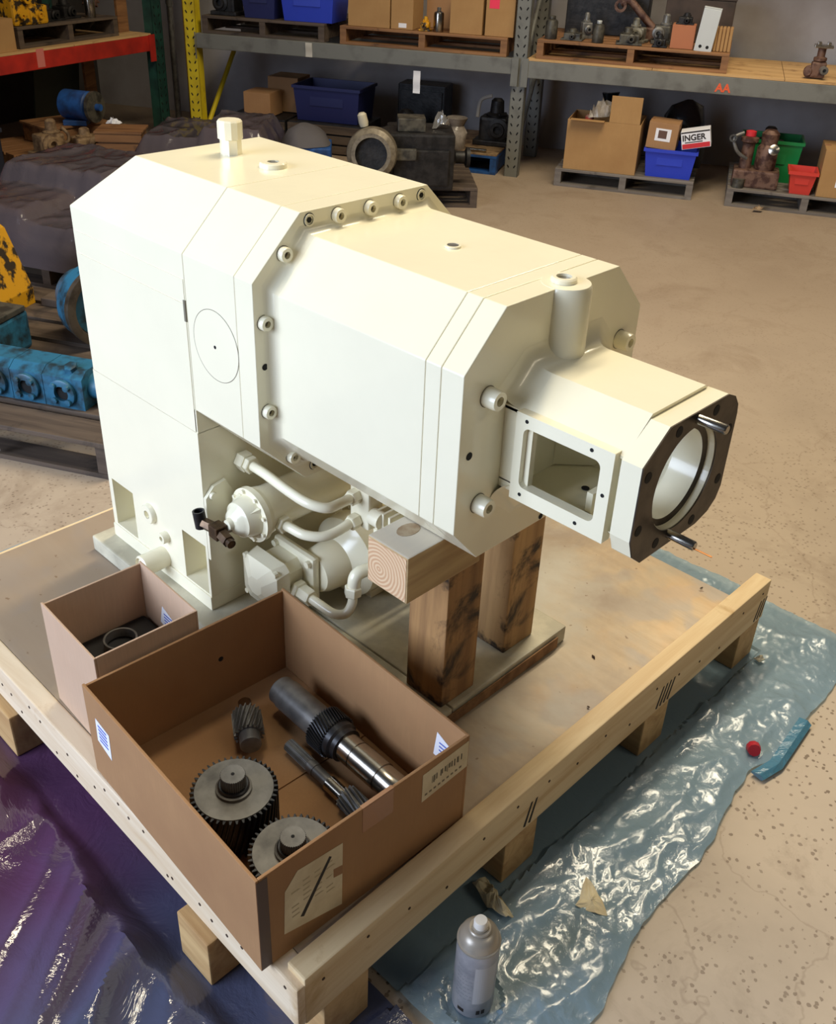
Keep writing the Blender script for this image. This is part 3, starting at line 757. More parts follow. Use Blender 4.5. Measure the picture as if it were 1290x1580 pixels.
# lower pressure pipe
nut((.484, .108, .345), X, .020, .014); nut((.498, .108, .345), X, .0165, .030)
bm = B(); add_tube(bm, [(.52, .108, .345), (.555, .109, .343), (.588, .112, .342), (.606, .124, .347), (.608, .137, .362), (.603, .145, .380)], .0092, 16, 8); part('oil_pipe', bm)
nut((.6030, .1440, .376), (-.05, .1, 1), .0165, .020)
bm = B(); add_tube(bm, [(.602, .147, .394), (.602, .150, .412), (.603, .158, .420), (.606, .176, .421), (.612, .20, .418)], .0125, 14, 6); part('elbow', bm)
nut((.609, .188, .4195), (.15, 1, -.05), .0155, .020)

# the machine frame was built at a nominal 0.46 m width; here scaled up about the camera position so its foot meets the bed boards
K = 1.0318
mc.scale = (K, K, K); mc.location = (.42*K-.0529, .23*K+.0260, PZ*K-.0473)
# ------------------------------------------------------------------ cartons on the deck
def carton(root, Lx, Ly, H, th, m, flaps=True, names=('wall', 'wall', 'wall', 'wall'), rim=0):
    """open carton; local box 0..Lx, 0..Ly, walls th thick"""
    for nm, x0, x1, y0, y1 in (('near_wall', 0, Lx, 0, th), ('far_wall', 0, Lx, Ly-th, Ly), ('end_wall', 0, th, th, Ly-th), ('end_wall', Lx-th, Lx, th, Ly-th)):
        bm = B(); add_box(bm, x0, x1, y0, y1, 0, H - (.003 if nm == 'end_wall' and x0 == 0 else 0), .0012); obj(nm, bm, m, root, world=False)
    h = Lx/2 - th - .001
    for i in range(2):
        bm = B(); x0 = th + .0005 + i*(h+.002)
        add_box(bm, x0, x0+h-.001, th+.0005, Ly-th-.0005, .003, .006); obj('bottom_flap', bm, m, root, world=False)
    bm = B(); add_box(bm, th, Lx-th, th, Ly-th, 0, .0028); obj('bottom', bm, m, root, world=False)
def label_part(root, name, pts, axis, a, b, m, text=None):
    bm = B(); add_poly(bm, pts, axis, a, b); return obj(name, bm, m, root, world=False)
big = thing('large_carton', 'large open brown cardboard carton full of gears at the pallet corner', 'carton')
BW, BL, BH, TH = .482, .394, .191, .005
carton(big, BW, BL, BH, TH, card)
# corner tape, paper tags and labels on the front face (x = BW) and the long sides
bm = B(); add_box(bm, BW+.0002, BW+.0006, .001, .018, .002, BH-.004); obj('edge_tape', bm, simple('dark_tape', (84, 62, 52), .5), big, world=False)
bm = B(); add_box(bm, BW+.0002, BW+.0006, .180, .238, BH-.05, BH-.001); add_box(bm, BW-.006, BW+.0006, .180, .238, BH+.0002, BH+.0008); obj('tape_strip', bm, tape, big, world=False)
bl = label_part(big, 'shipping_label', [(.040, .045), (.142, .018), (.144, .150), (.066, .158), (.044, .132)], 0, BW+.0002, BW+.0006, cream_paper)
bl['label'] = 'cream shipping label crossed out with one black stroke'
bm = B(); add_poly(bm, [(.068, .058), (.074, .054), (.124, .138), (.120, .142)], 0, BW+.0006, BW+.0009); obj('pen_stroke', bm, ink, bl, world=False)
bm = B(); add_poly(bm, [(.127, .090), (.143, .086), (.143, .104), (.127, .108)], 0, BW+.0006, BW+.0009); obj('stamp', bm, simple('brown_stamp', (150, 112, 78), .8), bl, world=False)
faint = simple('faint_grey_print', (176, 160, 128), .8)
bm = B(); random.seed(5)
for i in range(7):
    for j in range(4):
        if random.random() < .75:
            y0 = .054+j*.020; z0 = .068+i*.010
            add_poly(bm, [(y0, z0), (y0+random.uniform(.008, .017), z0), (y0+.012, z0+.003), (y0, z0+.003)], 0, BW+.00055, BW+.0007)
stuff(obj('faint_print', bm, faint, bl, world=False))
wl = label_part(big, 'barcode_label', [(.296, .116), (.392, .126), (.392, .181), (.296, .174)], 0, BW+.0002, BW+.0006, cream_paper)
bm = B(); random.seed(2)
for i in range(24):
    y0 = .310+i*.0029
    if random.random() < .8: add_box(bm, BW+.0006, BW+.0008, y0, y0+random.choice((.001, .0019)), .142+random.uniform(-.001, .006)+.08*(y0-.31), .158+.08*(y0-.31))
obj('barcode', bm, ink, wl, world=False)
bm = B()
for i in range(9): add_box(bm, BW+.0006, BW+.0008, .302+i*.009, .307+i*.009, .126+i*.0009, .130+i*.0009)
obj('small_print', bm, simple('grey_print', (120, 108, 90), .8), wl, world=False)
sl = label_part(big, 'paper_sticker', [(.030, .092), (.074, .080), (.078, .138), (.034, .143)], 1, -.0006, -.0002, white_paper)
bm = B()
for i in range(5): add_box(bm, .040, .068, -.0009, -.0006, .098+i*.008, .102+i*.008)
obj('blue_print', bm, blue_ink, sl, world=False)
tl = label_part(big, 'paper_tag', [(.412, .100), (.455, .098), (.462, .134), (.418, .152)], 1, BL-TH-.0008, BL-TH-.0003, white_paper)
bm = B()
for i in range(4): add_box(bm, .424, .445, BL-TH-.0011, BL-TH-.0008, .108+i*.008, .111+i*.008)
obj('blue_print', bm, blue_ink, tl, world=False)
bm = B(); add_lathe(bm, [(.005, 0), (.005, .0006), (0, .0006)], (TH+.0001, .25, .105), (1, 0, 0), 12, False); obj('hand_hole', bm, hole, big, world=False)
place(big, (.4960, -.3405, DZ+.0005), math.radians(-2.62))

sm = thing('small_carton', 'small square pale cardboard carton of rings beside the large carton', 'carton')
SW, SL, SHH = .192, .192, .221
carton(sm, SW, SL, SHH, .004, card_pale)
st_ = label_part(sm, 'paper_sticker', [(.060, .118), (.112, .104), (.122, .142), (.072, .160)], 1, SL-.0048, SL-.0042, white_paper)
bm = B()
for i in range(5): add_box(bm, .076, .108, SL-.0052, SL-.0048, .116+i*.007, .119+i*.007)
obj('blue_print', bm, blue_ink, st_, world=False)
place(sm, (.298, -.304, DZ+.0005), math.radians(-2.2))

# contents of the small carton
SMX = sm.matrix_basis.copy()
def inside(o, box, x, y, z, rz=0):
    a = box.rotation_euler.z
    p = Vector(box.location) + Vector((x*math.cos(a)-y*math.sin(a), x*math.sin(a)+y*math.cos(a), z))
    o.location = p; o.rotation_euler = (0, 0, a+rz); return o
def ring(name, label, cat, R, r, h, m, n=40, group=None):
    t = thing(name, label, cat, group=group)
    bm = B(); rr = [(R, 0), (R, h), (r, h), (r, 0), (R, 0)]
    add_lathe(bm, rr, (0, 0, 0), (0, 0, 1), n, False); obj('ring', bm, m, t, True, world=False); return t
bm = B(); 
for i in range(2): add_box(bm, .006, .180, .006, .182, .0065+i*.05, .055+i*.05, .006)
blk = obj('rubber_padding', bm, rubber, None); tag(blk, 'black rubber padding filling the bottom of the small carton', 'padding'); inside(blk, sm, 0, 0, 0)
t = ring('steel_ring', 'large thin steel ring lying on top inside the small carton', 'ring', .030, .0265, .018, steel_grey); inside(t, sm, .062, .105, .1065)
t = ring('steel_ring', 'ribbed steel bearing ring leaning by the inner sticker of the small carton', 'ring', .030, .024, .012, steel, group=None); inside(t, sm, .118, .138, .1065)
bm = B()
t = ring('steel_ring', 'flat black seal ring at the near corner inside the small carton', 'ring', .034, .028, .006, steel_black); inside(t, sm, .105, .055, .1065)

# contents of the large carton
CZ = .0065
def gear_shaft(name, label, teeth, r, depth, length, hub):
    t = thing(name, label, 'gear')
    bm = B(); add_lathe(bm, [(.018, 0), (.018, .012)], (0, 0, 0), (0, 0, 1), 24); obj('lower_shaft', bm, steel_black, t, True, world=False)
    bm = B(); add_gear(bm, r, depth, teeth, length, .30, loc=(0, 0, .012)); obj('toothed_rim', bm, steel_black, t, world=False)
    bm = B(); add_lathe(bm, [(r-depth-.0005, 0), (r-depth-.0005, .0012), (.028, .0012), (.028, .006), (.022, .008), (.022, .0012)], (0, 0, .012+length), (0, 0, 1), 48, False)
    obj('gear_face', bm, steel_grey, t, True, world=False)
    bm = B(); add_lathe(bm, [(.0245, 0), (.0245, .010), (.0225, .012)], (0, 0, .012+length), (0, 0, 1), 36); obj('collar', bm, steel_black, t, True, world=False)
    bm = B(); add_gear(bm, .0195, .0012, 36, hub, 0, loc=(0, 0, .012+length+.011)); obj('hub', bm, steel_grey, t, world=False)
    bm = B(); add_lathe(bm, [(.0028, .0001), (.0028, .0006), (0, .0006)], (0, 0, .012+length+.011+hub), (0, 0, 1), 12, False); obj('center_hole', bm, hole, t, world=False)
    return t
g1 = gear_shaft('helical_gear', 'dark helical gear standing upright in the middle of the large carton', 42, .0675, .0065, .078, .022)
inside(g1, big, .262, .107, CZ)
g2 = dup(g1, 'dark helical gear half hidden behind the front wall of the large carton', (0, 0, 0)); inside(g2, big, .408, .112, CZ+.0003, .3)
g2.scale = (.98, .98, .92)
def axis_thing(name, label, cat, p0, p1):
    """root at p0 whose local X runs to p1"""
    t = thing(name, label, cat); p0 = Vector(p0); p1 = Vector(p1); d = (p1-p0)
    t.location = p0; t.rotation_mode = 'XYZ'
    t.rotation_euler = Vector((d.x, d.y, d.z)).to_track_quat('X', 'Z').to_euler(); return t, d.length
LX = (1, 0, 0)
t, ln = axis_thing('output_shaft', 'thick dark steel shaft with a toothed ring and bright journals along the far carton side', 'shaft', (.596, -.026, .2500), (.958, -.036, .2500))
bm = B(); add_lathe(bm, [(.024, 0), (.0265, .003), (.0265, .020), (.0285, .021), (.0285, .124)], (0, 0, 0), LX, 36); obj('sleeve', bm, steel_grey, t, True, world=False)
bm = B(); add_lathe(bm, [(.018, -.0004), (0, -.0004)], (0, 0, 0), LX, 24, False); obj('sleeve_bore', bm, hole, t, world=False)
bm = B(); add_gear(bm, .0395, .0045, 44, .036, .28, loc=(.124, 0, 0), d=LX); obj('toothed_ring', bm, steel_black, t, world=False)
bm = B(); add_lathe(bm, [(.034, .160), (.034, .172), (.030, .176), (.030, .186)], (0, 0, 0), LX, 36); obj('collar', bm, steel_black, t, True, world=False)
bm = B(); add_lathe(bm, [(.0255, .186), (.0255, .214), (.0238, .2145), (.0238, .2165), (.0255, .217), (.0255, .276), (.0235, .2765), (.0235, .279), (.0245, .2795), (.0245, .325), (.0225, .328)], (0, 0, 0), LX, 36); obj('bright_journal', bm, steel, t, True, world=False)
bm = B(); add_gear(bm, .0225, .003, 24, .03, 0, loc=(.328, 0, 0), d=LX); obj('splined_end', bm, steel_grey, t, world=False)
t, ln = axis_thing('spline_shaft', 'slim splined steel shaft lying between the thick shaft and the gears', 'shaft', (.690, -.082, .2205), (.94, -.094, .2205))
bm = B(); add_gear(bm, .0115, .0018, 20, .060, 0, d=LX); obj('splined_end', bm, steel_grey, t, world=False)
bm = B(); add_lathe(bm, [(.0108, .060), (.0108, .064), (.0118, .0645), (.0118, .076), (.0105, .0765), (.0105, .112), (.0135, .1125)], (0, 0, 0), LX, 24); obj('shaft_body', bm, steel_grey, t, True, world=False)
bm = B(); add_lathe(bm, [(.0135, .1125), (.0135, .155)], (0, 0, 0), LX, 24); obj('bright_journal', bm, steel, t, True, world=False)
bm = B(); add_gear(bm, .0205, .006, 14, .05, .5, loc=(.1555, 0, .007), d=LX); obj('pinion_teeth', bm, steel_grey, t, world=False)
bm = B(); add_lathe(bm, [(.012, .206), (.012, .24)], (0, 0, 0), LX, 20); obj('shaft_tail', bm, steel_grey, t, True, world=False)
t, ln = axis_thing('pinion_shaft', 'short steel pinion with slanted teeth behind the upright gear', 'shaft', (.570, -.086, .2395), (.690, -.158, .2365))
bm = B(); add_lathe(bm, [(.0105, 0), (.012, .002), (.012, .030)], (0, 0, 0), LX, 24); obj('shaft_end', bm, steel, t, True, world=False)
bm = B(); add_gear(bm, .0265, .006, 18, .052, .75, loc=(.030, 0, 0), d=LX); obj('pinion_teeth', bm, steel_grey, t, world=False)
bm = B(); add_lathe(bm, [(.0185, .082), (.0185, .105), (.015, .106)], (0, 0, 0), LX, 24); obj('collar', bm, steel_grey, t, True, world=False)

# ------------------------------------------------------------------ things on the sheet
can = thing('spray_can', 'grey aerosol paint can with a white nozzle standing on the plastic sheet', 'spray can', (1.138, -.085, .0068))
bm = B(); add_lathe(bm, [(.028, 0), (.031, .001), (.0325, .004), (.0325, .150), (.0320, .152)], (0, 0, 0), (0, 0, 1), 40); obj('body', bm, can_side, can, True, world=False)
bm = B(); add_lathe(bm, [(.0320, .152), (.0332, .153), (.0332, .156), (.0310, .157), (.0300, .160), (.0285, .168), (.022, .176), (.0165, .178)], (0, 0, 0), (0, 0, 1), 40, False); obj('dome', bm, can_dome, can, True, world=False)
bm = B(); add_lathe(bm, [(.0165, .1775), (.0175, .179), (.0175, .1815), (.016, .183), (.012, .1825), (.012, .186)], (0, 0, 0), (0, 0, 1), 32); obj('valve_cup', bm, can_dome, can, True, world=False)
bm = B(); add_lathe(bm, [(.0105, .184), (.0105, .196), (.009, .1985), (.0, .199)], (0, 0, 0), (0, 0, 1), 24); nz_ = obj('nozzle', bm, can_cap, can, True, world=False); nz_['label'] = 'white spray nozzle'
bm = B()
def on_can(a0, a1, z0, z1, r=.0327):
    k = max(2, int((a1-a0)/.12)+1)
    lo = [(r*math.cos(a0+(a1-a0)*i/k), r*math.sin(a0+(a1-a0)*i/k)) for i in range(k+1)]
    vs = [bm.verts.new((x, y, z0)) for x, y in lo]; ws = [bm.verts.new((x, y, z1)) for x, y in lo]
    for i in range(k): bm.faces.new((vs[i], vs[i+1], ws[i+1], ws[i]))
random.seed(8)
ca = math.radians(-55)
for i in range(9):
    z = .118-.009*i; a = ca-.9
    while a < ca-.05:
        e = a+random.uniform(.08, .2); on_can(a, min(e, ca-.05), z, z+.0022); a = e+.06
obj('label_print', bm, simple('pale_print', (150, 150, 156), .5), can, world=False)
bm = B(); on_can(ca+.02, ca+1.15, .040, .128, .03265); obj('label_panel', bm, simple('label_panel_grey', (186, 184, 186), .45), can, world=False)
bm = B()
for a0 in (ca+.25, ca+.50): on_can(a0, a0+.18, .012, .022)
on_can(ca-.7, ca-.35, .012, .020)
obj('label_mark', bm, ink, can, world=False)
def crumple(name, label, pts, h, m, seed, cat='paper scrap'):
    bm = B(); random.seed(seed); n = len(pts)
    cx = sum(p[0] for p in pts)/n; cy = sum(p[1] for p in pts)/n
    top = []
    for k, f in enumerate((1, .75, .45, .12)):
        ring_ = []
        for i, (x, y) in enumerate(pts):
            zz = .016 + h*(1-f)*.7 + h*abs(noise.noise((x*40+seed, y*40, f*3)))*1.2
            ring_.append((cx+(x-cx)*f, cy+(y-cy)*f, zz))
        top.append(ring_)
    bot = [[(x, y, z-.002) for x, y, z in r] for r in reversed(top)]
    add_loft(bm, bot + top, True, True)
    o = obj(name, bm, m); tag(o, label, cat); return o
def dense(pts, k=4):
    out = []
    for i in range(len(pts)):
        a = Vector(pts[i]); b = Vector(pts[(i+1) % len(pts)])
        for j in range(k):
            q = a.lerp(b, j/k); out.append((q.x+.003*noise.noise((q.x*90, q.y*90, 1)), q.y+.003*noise.noise((q.x*90, q.y*90, 4))))
    return out
crumple('paper_scrap', 'flat triangular scrap of cream masking paper lying on the sparkling blue sheet', dense([(1.135, .219), (1.156, .160), (1.178, .168), (1.206, .183), (1.172, .207)]), .006, crumpled, 3)
crumple('paper_scrap', 'crumpled dirty strip of masking paper between spray can and pallet block', dense([(1.003, .065), (1.012, .088), (1.044, .082), (1.060, .074), (1.096, .066), (1.090, .052), (1.050, .048)]), .022, crumpled, 9)
crumple('foam_scrap', 'tiny cream foam crumb on the blue sheet near the pallet end', dense([(1.054, .978), (1.060, .994), (1.074, .990), (1.070, .974)], 3), .010, foam, 4, 'scrap')
bm = B(); add_lathe(bm, [(.010, 0), (.015, .010), (.013, .024), (.009, .024)], (0, 0, 0), (0, 0, 1), 10)
rc = obj('red_scrap', bm, red_scrap, None, True); tag(rc, 'small red plastic scrap lying beside the folded edge of the blue sheet', 'scrap'); rc.location = (1.185, .724, .018); rc.rotation_euler = (1.2, .3, .5)
deb = [((1.000, .600), .022, .004, .6, 'thin dark nail lying on the deck beside the front board'), ((.908, .515), .012, .008, .2, 'brown wood chip on the open deck right of the posts'),
       ((1.006, .088), .010, .006, 1.1, 'dark crumb on the deck just right of the large carton'), ((.985, .392), .008, .006, .4, 'dark speck near the front board below the posts'),
       ((.936, .880), .008, .005, .3, 'dark crumb at the far corner of the deck')]
for i, ((x, y), L_, W_, a, lb) in enumerate(deb):
    bm = B(); random.seed(i); add_hull(bm, [(random.uniform(-1, 1)*L_/2, random.uniform(-1, 1)*W_/2, random.uniform(0, 1)*.005) for _ in range(10)])
    o = obj('debris_crumb', bm, grit); tag(o, lb, 'debris'); o.location = (x, y, DZ+.0003); o.rotation_euler.z = a
# ------------------------------------------------------------------ background helpers
def lobj(name, bm, m, root, smooth=False): return obj(name, bm, m, root, smooth, world=False)
def rack_post(root, name, m, s, t, face, z1=2.7, wdt=.085, dep=.07):
    """channel post with rows of teardrop slots on the face towards -t"""
    bm = B(); add_box(bm, s, s+wdt, t, t+.004, 0, z1); add_box(bm, s, s+.004, t, t+dep, 0, z1); add_box(bm, s+wdt-.004, s+wdt, t, t+dep, 0, z1)
    po = lobj(name, bm, m, root)
    bm = B(); z = .06
    while z < min(z1, 1.3):
        for c in (.26, .74):
            cx = s + wdt*c; sg = 1 if c < .5 else -1
            add_poly(bm, [(cx-.008*sg, z+.010), (cx-.002*sg, z+.014), (cx+.007*sg, z+.002), (cx+.006*sg, z-.006), (cx, z-.004)], 1, t-.0008, t-.0002)
        z += .050
    stuff(lobj('slot_holes', bm, hole, po))
    return po
def beam(root, name, m, s0, s1, z0, z1, t=0.0, dep=.045):
    bm = B(); add_box(bm, s0, s1, t, t+dep, z0, z1, .004); b_ = lobj(name, bm, m, root)
    return b_
# ---- grey pallet rack, two bays
rk = thing('pallet_rack', 'long grey pallet rack along the far wall with one yellow upright', 'rack')
rack_post(rk, 'upright', grey_paint, -.06, .0, 0); rack_post(rk, 'upright', grey_paint, -.06, .62, 0); rack_post(rk, 'upright', grey_paint, 2.24, .0, 0)
yp = rack_post(rk, 'upright', yellow_paint, -2.235, -.004, 0); yp['label'] = 'yellow upright'
for t_ in (0, .66):
    beam(rk, 'beam', grey_paint, -2.148, -.062, .605, .694, t_-.02); beam(rk, 'beam', grey_paint, .027, 2.238, .592, .688, t_-.02)
    beam(rk, 'beam', grey_paint, -2.148, -.062, 1.95, 2.05, t_); beam(rk, 'beam', grey_paint, .027, 2.238, 1.95, 2.05, t_)  # upper beams out of view, added with the shading boards above
for a, b in (((-2.26), (-2.148)), ((-.062), (-.02)), ((.0), (.04))):
    bm = B(); add_box(bm, a if a > -1 else -2.155, b, -.026, -.021, .54, .70); lobj('end_plate', bm, grey_paint, rk)
for z0, z1 in ((.10, .55), (.55, 1.1)):
    bm = B(); add_cyl(bm, (-.02, .06, z0), (-.02, .62, z1), .014, 8); lobj('brace', bm, grey_paint, rk)
bm = B(); add_cyl(bm, (-2.15, .06, .10), (-2.15, .62, .62), .016, 8); lobj('brace', bm, yellow_paint, rk)
for i in range(3):
    bm = B(); add_box(bm, .03+i*.733, .03+i*.733+.730, -.02, .80, .689, .700); lobj('shelf_board', bm, chip, rk)
    bm = B(); add_box(bm, .03+i*.733, .03+i*.733+.730, .0, .75, 2.051, 2.065); lobj('shelf_board', bm, chip, rk)  # unseen upper boards, added to shade the right bay below
    bm = B(); add_box(bm, -2.145+i*.69, -2.145+i*.69+.688, .0, .75, 2.051, 2.065); lobj('shelf_board', bm, chip, rk)  # same for the left bay: unseen, added for shade
def text_mesh(txt, size, m, root, M, name='lettering', bold=.0):
    cu = D.curves.new('t', 'FONT'); cu.body = txt; cu.size = size; cu.extrude = .0006; cu.offset = bold
    to = D.objects.new('t', cu); C.objects.link(to)
    dg = bpy.context.evaluated_depsgraph_get(); me = D.meshes.new_from_object(to.evaluated_get(dg))
    D.objects.remove(to); me.transform(M); me.materials.clear(); me.materials.append(m)
    me.name = name; o = D.objects.new(name, me); C.objects.link(o); o.parent = root; return o
FRONTM = lambda s, t, z, tilt=0: Matrix.Translation((s, t, z)) @ Matrix.Rotation(tilt, 4, 'Y') @ Matrix.Rotation(PI/2, 4, 'X')
text_mesh('AA', .062, orange_ink, rk, FRONTM(1.13, -.0212, .607) @ Matrix.Shear('XY', 4, (.35, 0)), 'marker_letters', .002)
place(rk, SH(0, 0), A28)

# ---- red rack
rr = thing('red_beam_rack', 'rack with a red beam and a dark green upright at the left', 'rack')
beam(rr, 'beam', red_paint, -1.6, 1.33, .555, .650); beam(rr, 'beam', red_paint, -1.6, 1.33, .555, .650, .95)
beam(rr, 'beam', red_paint, -1.6, 1.33, 1.95, 2.05); beam(rr, 'beam', red_paint, -1.6, 1.33, 1.95, 2.05, .95)  # upper red beams out of view, added with their shading boards
bm = B(); add_box(bm, 1.290, 1.345, -.008, -.002, .49, .655); lobj('end_plate', bm, red_paint, rr)
rack_post(rr, 'upright', green_paint, 1.345, 0, 0, wdt=.10); rack_post(rr, 'upright', green_paint, 1.345, .93, 0, wdt=.10); rack_post(rr, 'upright', green_paint, -1.7, 0, 0, wdt=.10)
for i in range(4):
    bm = B(); add_box(bm, -1.6+i*.73, -.874+i*.73, .0, .98, .651, .662); lobj('shelf_board', bm, chip, rr)
    bm = B(); add_box(bm, -1.6+i*.73, -.874+i*.73, .0, .98, 2.051, 2.065); lobj('shelf_board', bm, chip, rr)  # unseen upper deck, added to keep the corner below in shade
bm = B(); add_box(bm, .27, .33, -.0015, -.0003, .565, .664); lobj('tape', bm, simple('clear_tape_scuff', (206, 120, 110), .3), rr)
place(rr, RS(0, 0), A110)

def pallet(name, label, Lx, Ly, H, m, nb=6, group=None):
    """timber pallet: deck boards run along x, stringers run along y; origin at front-left floor corner"""
    t = thing(name, label, 'pallet', group=group); th = .016
    bw = Ly/nb
    b0 = None
    for i in range(nb):
        M = Matrix.Translation((0, i*bw, 0))
        if b0 is None:
            bm = B(); add_box(bm, 0, Lx, .004, bw*.84, H-th, H, .002); b0 = lobj('deck_board', bm, m, t)
        else: part_copy(b0, t, M)
    s0 = None
    for i in range(3):
        x = i*(Lx-.04)/2
        if s0 is None:
            bm = B(); add_box(bm, 0, .04, .006, Ly-bw*.16, th, H-th-.0002); s0 = lobj('stringer', bm, m, t)
        else: part_copy(s0, t, Matrix.Translation((x, 0, 0)))
    l0 = None
    for y in (.004, Ly/2-.04, Ly-bw*.16-.09):
        if l0 is None:
            bm = B(); add_box(bm, 0, Lx, .004, .09, .0005, th-.0002); l0 = lobj('bottom_board', bm, m, t)
        else: part_copy(l0, t, Matrix.Translation((0, y-.004, 0)))
    return t
def tub(name, label, Lx, Ly, H, m, lip=.008, group=None, taper=.02):
    t = thing(name, label, 'bin', group=group); th = .004
    bm = B()
    o0 = [(taper, taper, 0), (Lx-taper, taper, 0), (Lx-taper, Ly-taper, 0), (taper, Ly-taper, 0)]
    o1 = [(0, 0, H), (Lx, 0, H), (Lx, Ly, H), (0, Ly, H)]
    i1 = [(th, th, H), (Lx-th, th, H), (Lx-th, Ly-th, H), (th, Ly-th, H)]
    i0 = [(taper+th, taper+th, th), (Lx-taper-th, taper+th, th), (Lx-taper-th, Ly-taper-th, th), (taper+th, Ly-taper-th, th)]
    add_loft(bm, [o0, o1, i1, i0]); lobj('shell', bm, m, t)
    bm = B(); e = lip
    add_loft(bm, [[(-e, -e, H-.018), (Lx+e, -e, H-.018), (Lx+e, Ly+e, H-.018), (-e, Ly+e, H-.018)], [(-e, -e, H), (Lx+e, -e, H), (Lx+e, Ly+e, H), (-e, Ly+e, H)],
        [(.001, .001, H), (Lx-.001, .001, H), (Lx-.001, Ly-.001, H), (.001, Ly-.001, H)], [(.001, .001, H-.018), (Lx-.001, .001, H-.018), (Lx-.001, Ly-.001, H-.018), (.001, Ly-.001, H-.018)], [(-e, -e, H-.018), (Lx+e, -e, H-.018), (Lx+e, Ly+e, H-.018), (-e, Ly+e, H-.018)]], True, False)
    lobj('rim', bm, m, t)
    bm = B(); add_box(bm, Lx*.25, Lx*.75, taper*.5-.004, taper*.5+.004, H*.45, H*.70); lobj('label_slot', bm, m, t)
    return t
def closed_box(name, label, Lx, Ly, H, m, group=None, tp=True):
    t = thing(name, label, 'carton', group=group)
    bm = B(); add_box(bm, 0, Lx, 0, Ly, 0, H-.0035, .002); lobj('body', bm, m, t)
    for y0, y1 in ((0, Ly/2-.001), (Ly/2+.001, Ly)):
        bm = B(); add_box(bm, .001, Lx-.001, y0+.001, y1, H-.0033, H); lobj('top_flap', bm, m, t)
    if tp:
        bm = B(); add_box(bm, -.0004, Lx*.12, Ly/2-.02, Ly/2+.02, H+.0001, H+.0006); lobj('tape', bm, tape, t)
    return t
def jar(name, label, r, h, m, cat='canister', cap=None, neck=.5):
    t = thing(name, label, cat)
    bm = B(); add_lathe(bm, [(r*.96, 0), (r, .004), (r, h*.72), (r*.9, h*.80), (r*neck, h*.86)], n=24); lobj('body', bm, m, t, True)
    bm = B(); add_lathe(bm, [(r*neck, h*.855), (r*neck*1.1, h*.87), (r*neck*1.1, h*.98), (r*neck*.9, h)], n=20); lobj('cap', bm, cap or m, t, True)
    return t
def casting_part(name, label, Lx, Ly, H, m, seed, cat='machine part', m2=None, kind=0):
    """a worked metal part: body block with flanges, bosses and ports"""
    random.seed(seed); t = thing(name, label, cat)
    m2 = m2 or m
    bm = B(); add_box(bm, Lx*.12, Lx*.88, Ly*.15, Ly*.85, 0, H*.62, min(Lx, H)*.08); lobj('body', bm, m, t)
    bm = B(); add_box(bm, 0, Lx, 0, Ly, 0, H*.12, min(Lx, H)*.03); lobj('foot', bm, m, t)
    r = min(Lx, Ly)*.30
    cx = Lx*random.uniform(.35, .65)
    bm = B(); add_lathe(bm, [(r, H*.60), (r*1.05, H*.66), (r*.7, H*.70), (r*.62, H*.95), (r*.4, H)], (cx, Ly/2, 0), n=20); lobj('neck', bm, m2, t, True)
    r2 = min(Lx, H)*.24
    bm = B(); add_lathe(bm, [(r2*1.2, -.01), (r2*1.2, .012), (r2*.8, .016), (r2*.75, .03), (r2*.45, .03), (r2*.45, .005), (0, .005)], (Lx*random.uniform(.3, .7), Ly*.15, H*.36), (0, -1, 0), 20); lobj('port', bm, m2, t, True)
    for k in range(4):
        a = 2*PI*k/4+.5
        bm = B(); add_lathe(bm, [(H*.035, 0), (H*.035, .010), (0, .012)], (cx+r*.85*math.cos(a), Ly/2+r*.85*math.sin(a), H*.655), (0, 0, 1), 6); lobj('bolt', bm, m2, t)
    if kind == 1:
        bm = B(); add_tube(bm, [(Lx*.85, Ly*.4, H*.3), (Lx*1.02, Ly*.3, H*.36), (Lx*1.05, Ly*.3, H*.55), (Lx*.9, Ly*.4, H*.75)], H*.05, 10, 5); lobj('pipe', bm, m2, t, True)
    return t
def put(o, P, rz): o.location = P; o.rotation_euler = (0, 0, rz); return o
def S_(o, s, t, z, da=0): return put(o, SH(s, t, z), A28+da)
def R_(o, s, t, z, da=0): return put(o, RS(s, t, z), A110+da)

# ---- upper shelf, right bay
S_(pallet('wooden_pallet', 'dark brown pallet of mixed metal parts on the right-hand shelf', 1.10, .74, .105, brown_wood), .075, .0, .7005)
ZT = .8065
S_(jar('metal_jar', 'grey metal jar at the left end of the right shelf pallet', .036, .125, casting, 'jar'), .14, .08, ZT)
S_(casting_part('flat_casting', 'flat dark casting lying between the two jars on the right shelf', .13, .12, .06, casting, 11), .20, .06, ZT)
S_(casting_part('bright_fitting', 'small shiny fitting standing behind the flat casting on the right shelf', .08, .08, .14, steel_grey, 12, 'fitting'), .30, .20, ZT, .4)
S_(jar('metal_jar', 'slim grey jar with a pale lid on the right shelf pallet', .034, .118, casting, 'jar', white_metal, .4), .42, .06, ZT)
t = thing('fork_arm', 'brown forked casting arm leaning over the parts on the right shelf', 'machine part')
bm = B(); add_tube(bm, [(0, 0, .19), (.05, .0, .21), (.13, .0, .14), (.21, .0, .07)], .022, 10, 5); lobj('arm', bm, rust, t, True)
bm = B(); add_lathe(bm, [(.036, -.02), (.036, .02), (.02, .02), (.02, -.02), (.036, -.02)], (.0, 0, .18), (0, 1, 0), 20, False); lobj('eye', bm, rust, t, True)
bm = B(); add_box(bm, .16, .22, -.03, .03, 0, .075, .01); lobj('foot', bm, rust, t)
S_(t, .50, .345, ZT)
S_(casting_part('valve_casting', 'low grey-green casting with ports in front on the right shelf', .15, .13, .09, casting, 13), .53, .03, ZT, .1)
